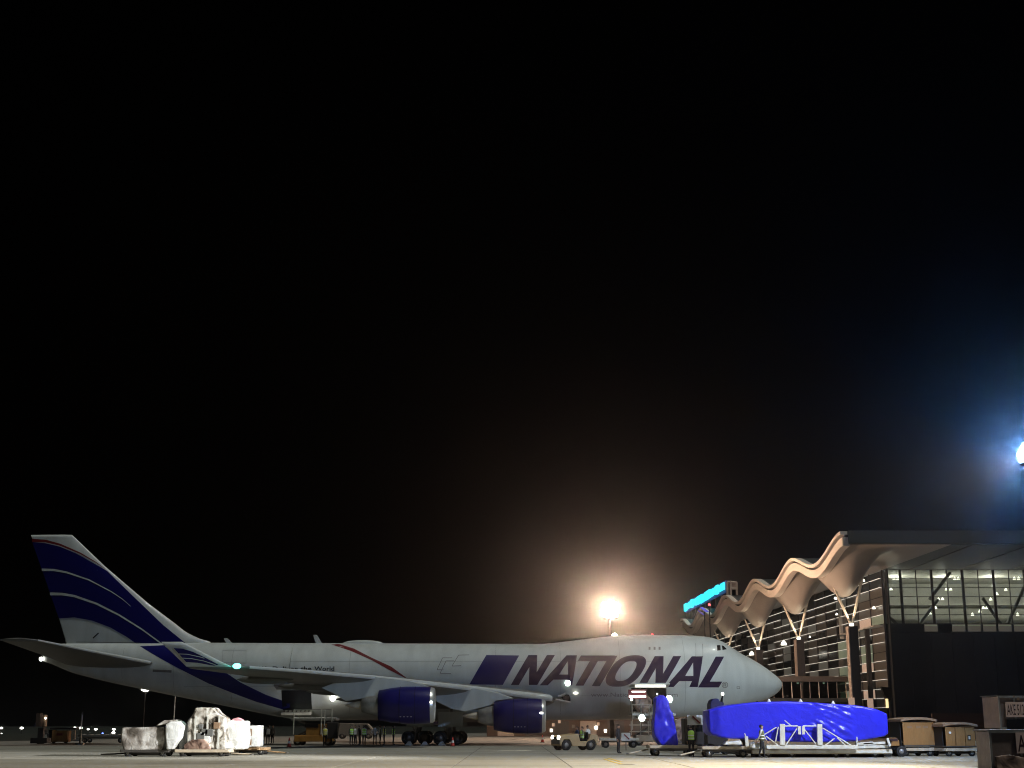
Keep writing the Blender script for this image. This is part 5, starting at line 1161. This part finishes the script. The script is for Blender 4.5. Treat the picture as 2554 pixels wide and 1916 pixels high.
p = gnd(1725, 1888); person('person in a bright green vest seen from behind by the upright blue bundle', p, math.pi, 'shirt_dark', 'vest_green', 1.76, group=G1)
p = gnd(1902, 1891); person('person in olive vest walking in front of the white cradle', p, R(75), 'shirt_white', 'shirt_olive', 1.78, stride=.12, arms='walk', group=G1)
p = gnd(1543, 1880); person('person in dark clothes standing alone left of the forward loader', p, R(60), 'shirt_dark', None, 1.80, arms='down', group=G1)
p = gnd(1853, 1884); p.y += 4.0; person('person bending behind the white post near the trailer nose', (at(1853, 1884, 84).x, 84, 0), R(20), 'shirt_dark', None, 1.72, lean=.3, arms='front', group=G1)
def crew(px, lb, yaw, shirt, vest, Y=136, **kw):
    Y = Y - 7.2 if Y > 130 else Y
    person(lb, (at(px, 1850, Y).x, Y, 0), yaw, shirt, vest, kw.pop('h', 1.75), group='crew gathered under the belly', **kw)
crew(655, 'person at the left of the trio under the rear belly', R(10), 'shirt_dark', None, Y=140)
crew(668, 'person in a white vest in the middle of the trio under the rear belly', R(200), 'shirt_dark', 'reflective', Y=139.5)
crew(679, 'person at the right of the trio under the rear belly', R(-30), 'shirt_grey', None, Y=140.3)
crew(810, 'person in a yellow vest standing on the rear loader step', R(20), 'shirt_white', 'vest_yellow', Y=122.6)
crew(876, 'leftmost person in green vest under the belly', R(30), 'shirt_dark', 'vest_green')
crew(886, 'second person from the left under the belly, pale vest', R(-40), 'shirt_grey', 'reflective', Y=137.2)
crew(897, 'person bending forward next to the pale vest under the belly', R(-60), 'shirt_dark', None, lean=.2, Y=136.6)
crew(908, 'person in a wide green vest in the middle of the group', R(170), 'shirt_white', 'vest_green')
crew(935, 'person leaning with hands on hips right of the group middle', R(180), 'shirt_white', None, arms='hips', lean=.15)
crew(948, 'person in white shirt beside the one with hands on hips', R(90), 'shirt_white', None, Y=137)
crew(958, 'person in a yellow vest near the main wheels', R(-80), 'shirt_dark', 'vest_yellow')
crew(981, 'person standing closest to the main wheels', R(100), 'shirt_dark', 'vest_green', Y=136.8)
# riders
for lx, ly, lb, shirt, vest, arms in ((-.42, -.36, 'driver in blue shirt seated on the tow tractor', 'shirt_blue', None, 'wheel'), (-.42, .36, 'passenger in green vest seated on the tow tractor', 'shirt_grey', 'vest_green', 'front')):
    v = Vector(TT.location) + Matrix.Rotation(R(205), 3, 'Z') @ Vector((lx, ly, 0)); person(lb, (v.x, v.y, -.08), R(205 + 90), shirt, vest, 1.75, arms=arms, sit=True, group='people on the tow tractor')
v = Vector(TT.location) + Matrix.Rotation(R(205), 3, 'Z') @ Vector((-1.25, -.2, 0)); person('person in white vest standing behind the tow tractor seats', (v.x, v.y + .9, 0), R(40), 'shirt_white', 'reflective', 1.75, group='people on the tow tractor')

# ================================================================== HAZE
if HAZE_D > 0:
    hz = MB().box((0, 1900, 30), (5200, 4700, 62.6)).build('haze', None); hz['kind'] = 'stuff'; hz.data.materials.clear()
    m = bpy.data.materials.new('haze'); m.use_nodes = True; nt = m.node_tree; nt.nodes.clear(); o_ = nt.nodes.new('ShaderNodeOutputMaterial'); v = nt.nodes.new('ShaderNodeVolumePrincipled')
    v.inputs['Color'].default_value = (.92, .92, .95, 1); v.inputs['Density'].default_value = HAZE_D; v.inputs['Anisotropy'].default_value = .965
    nt.links.new(v.outputs[0], o_.inputs['Volume']); hz.data.materials.append(m)
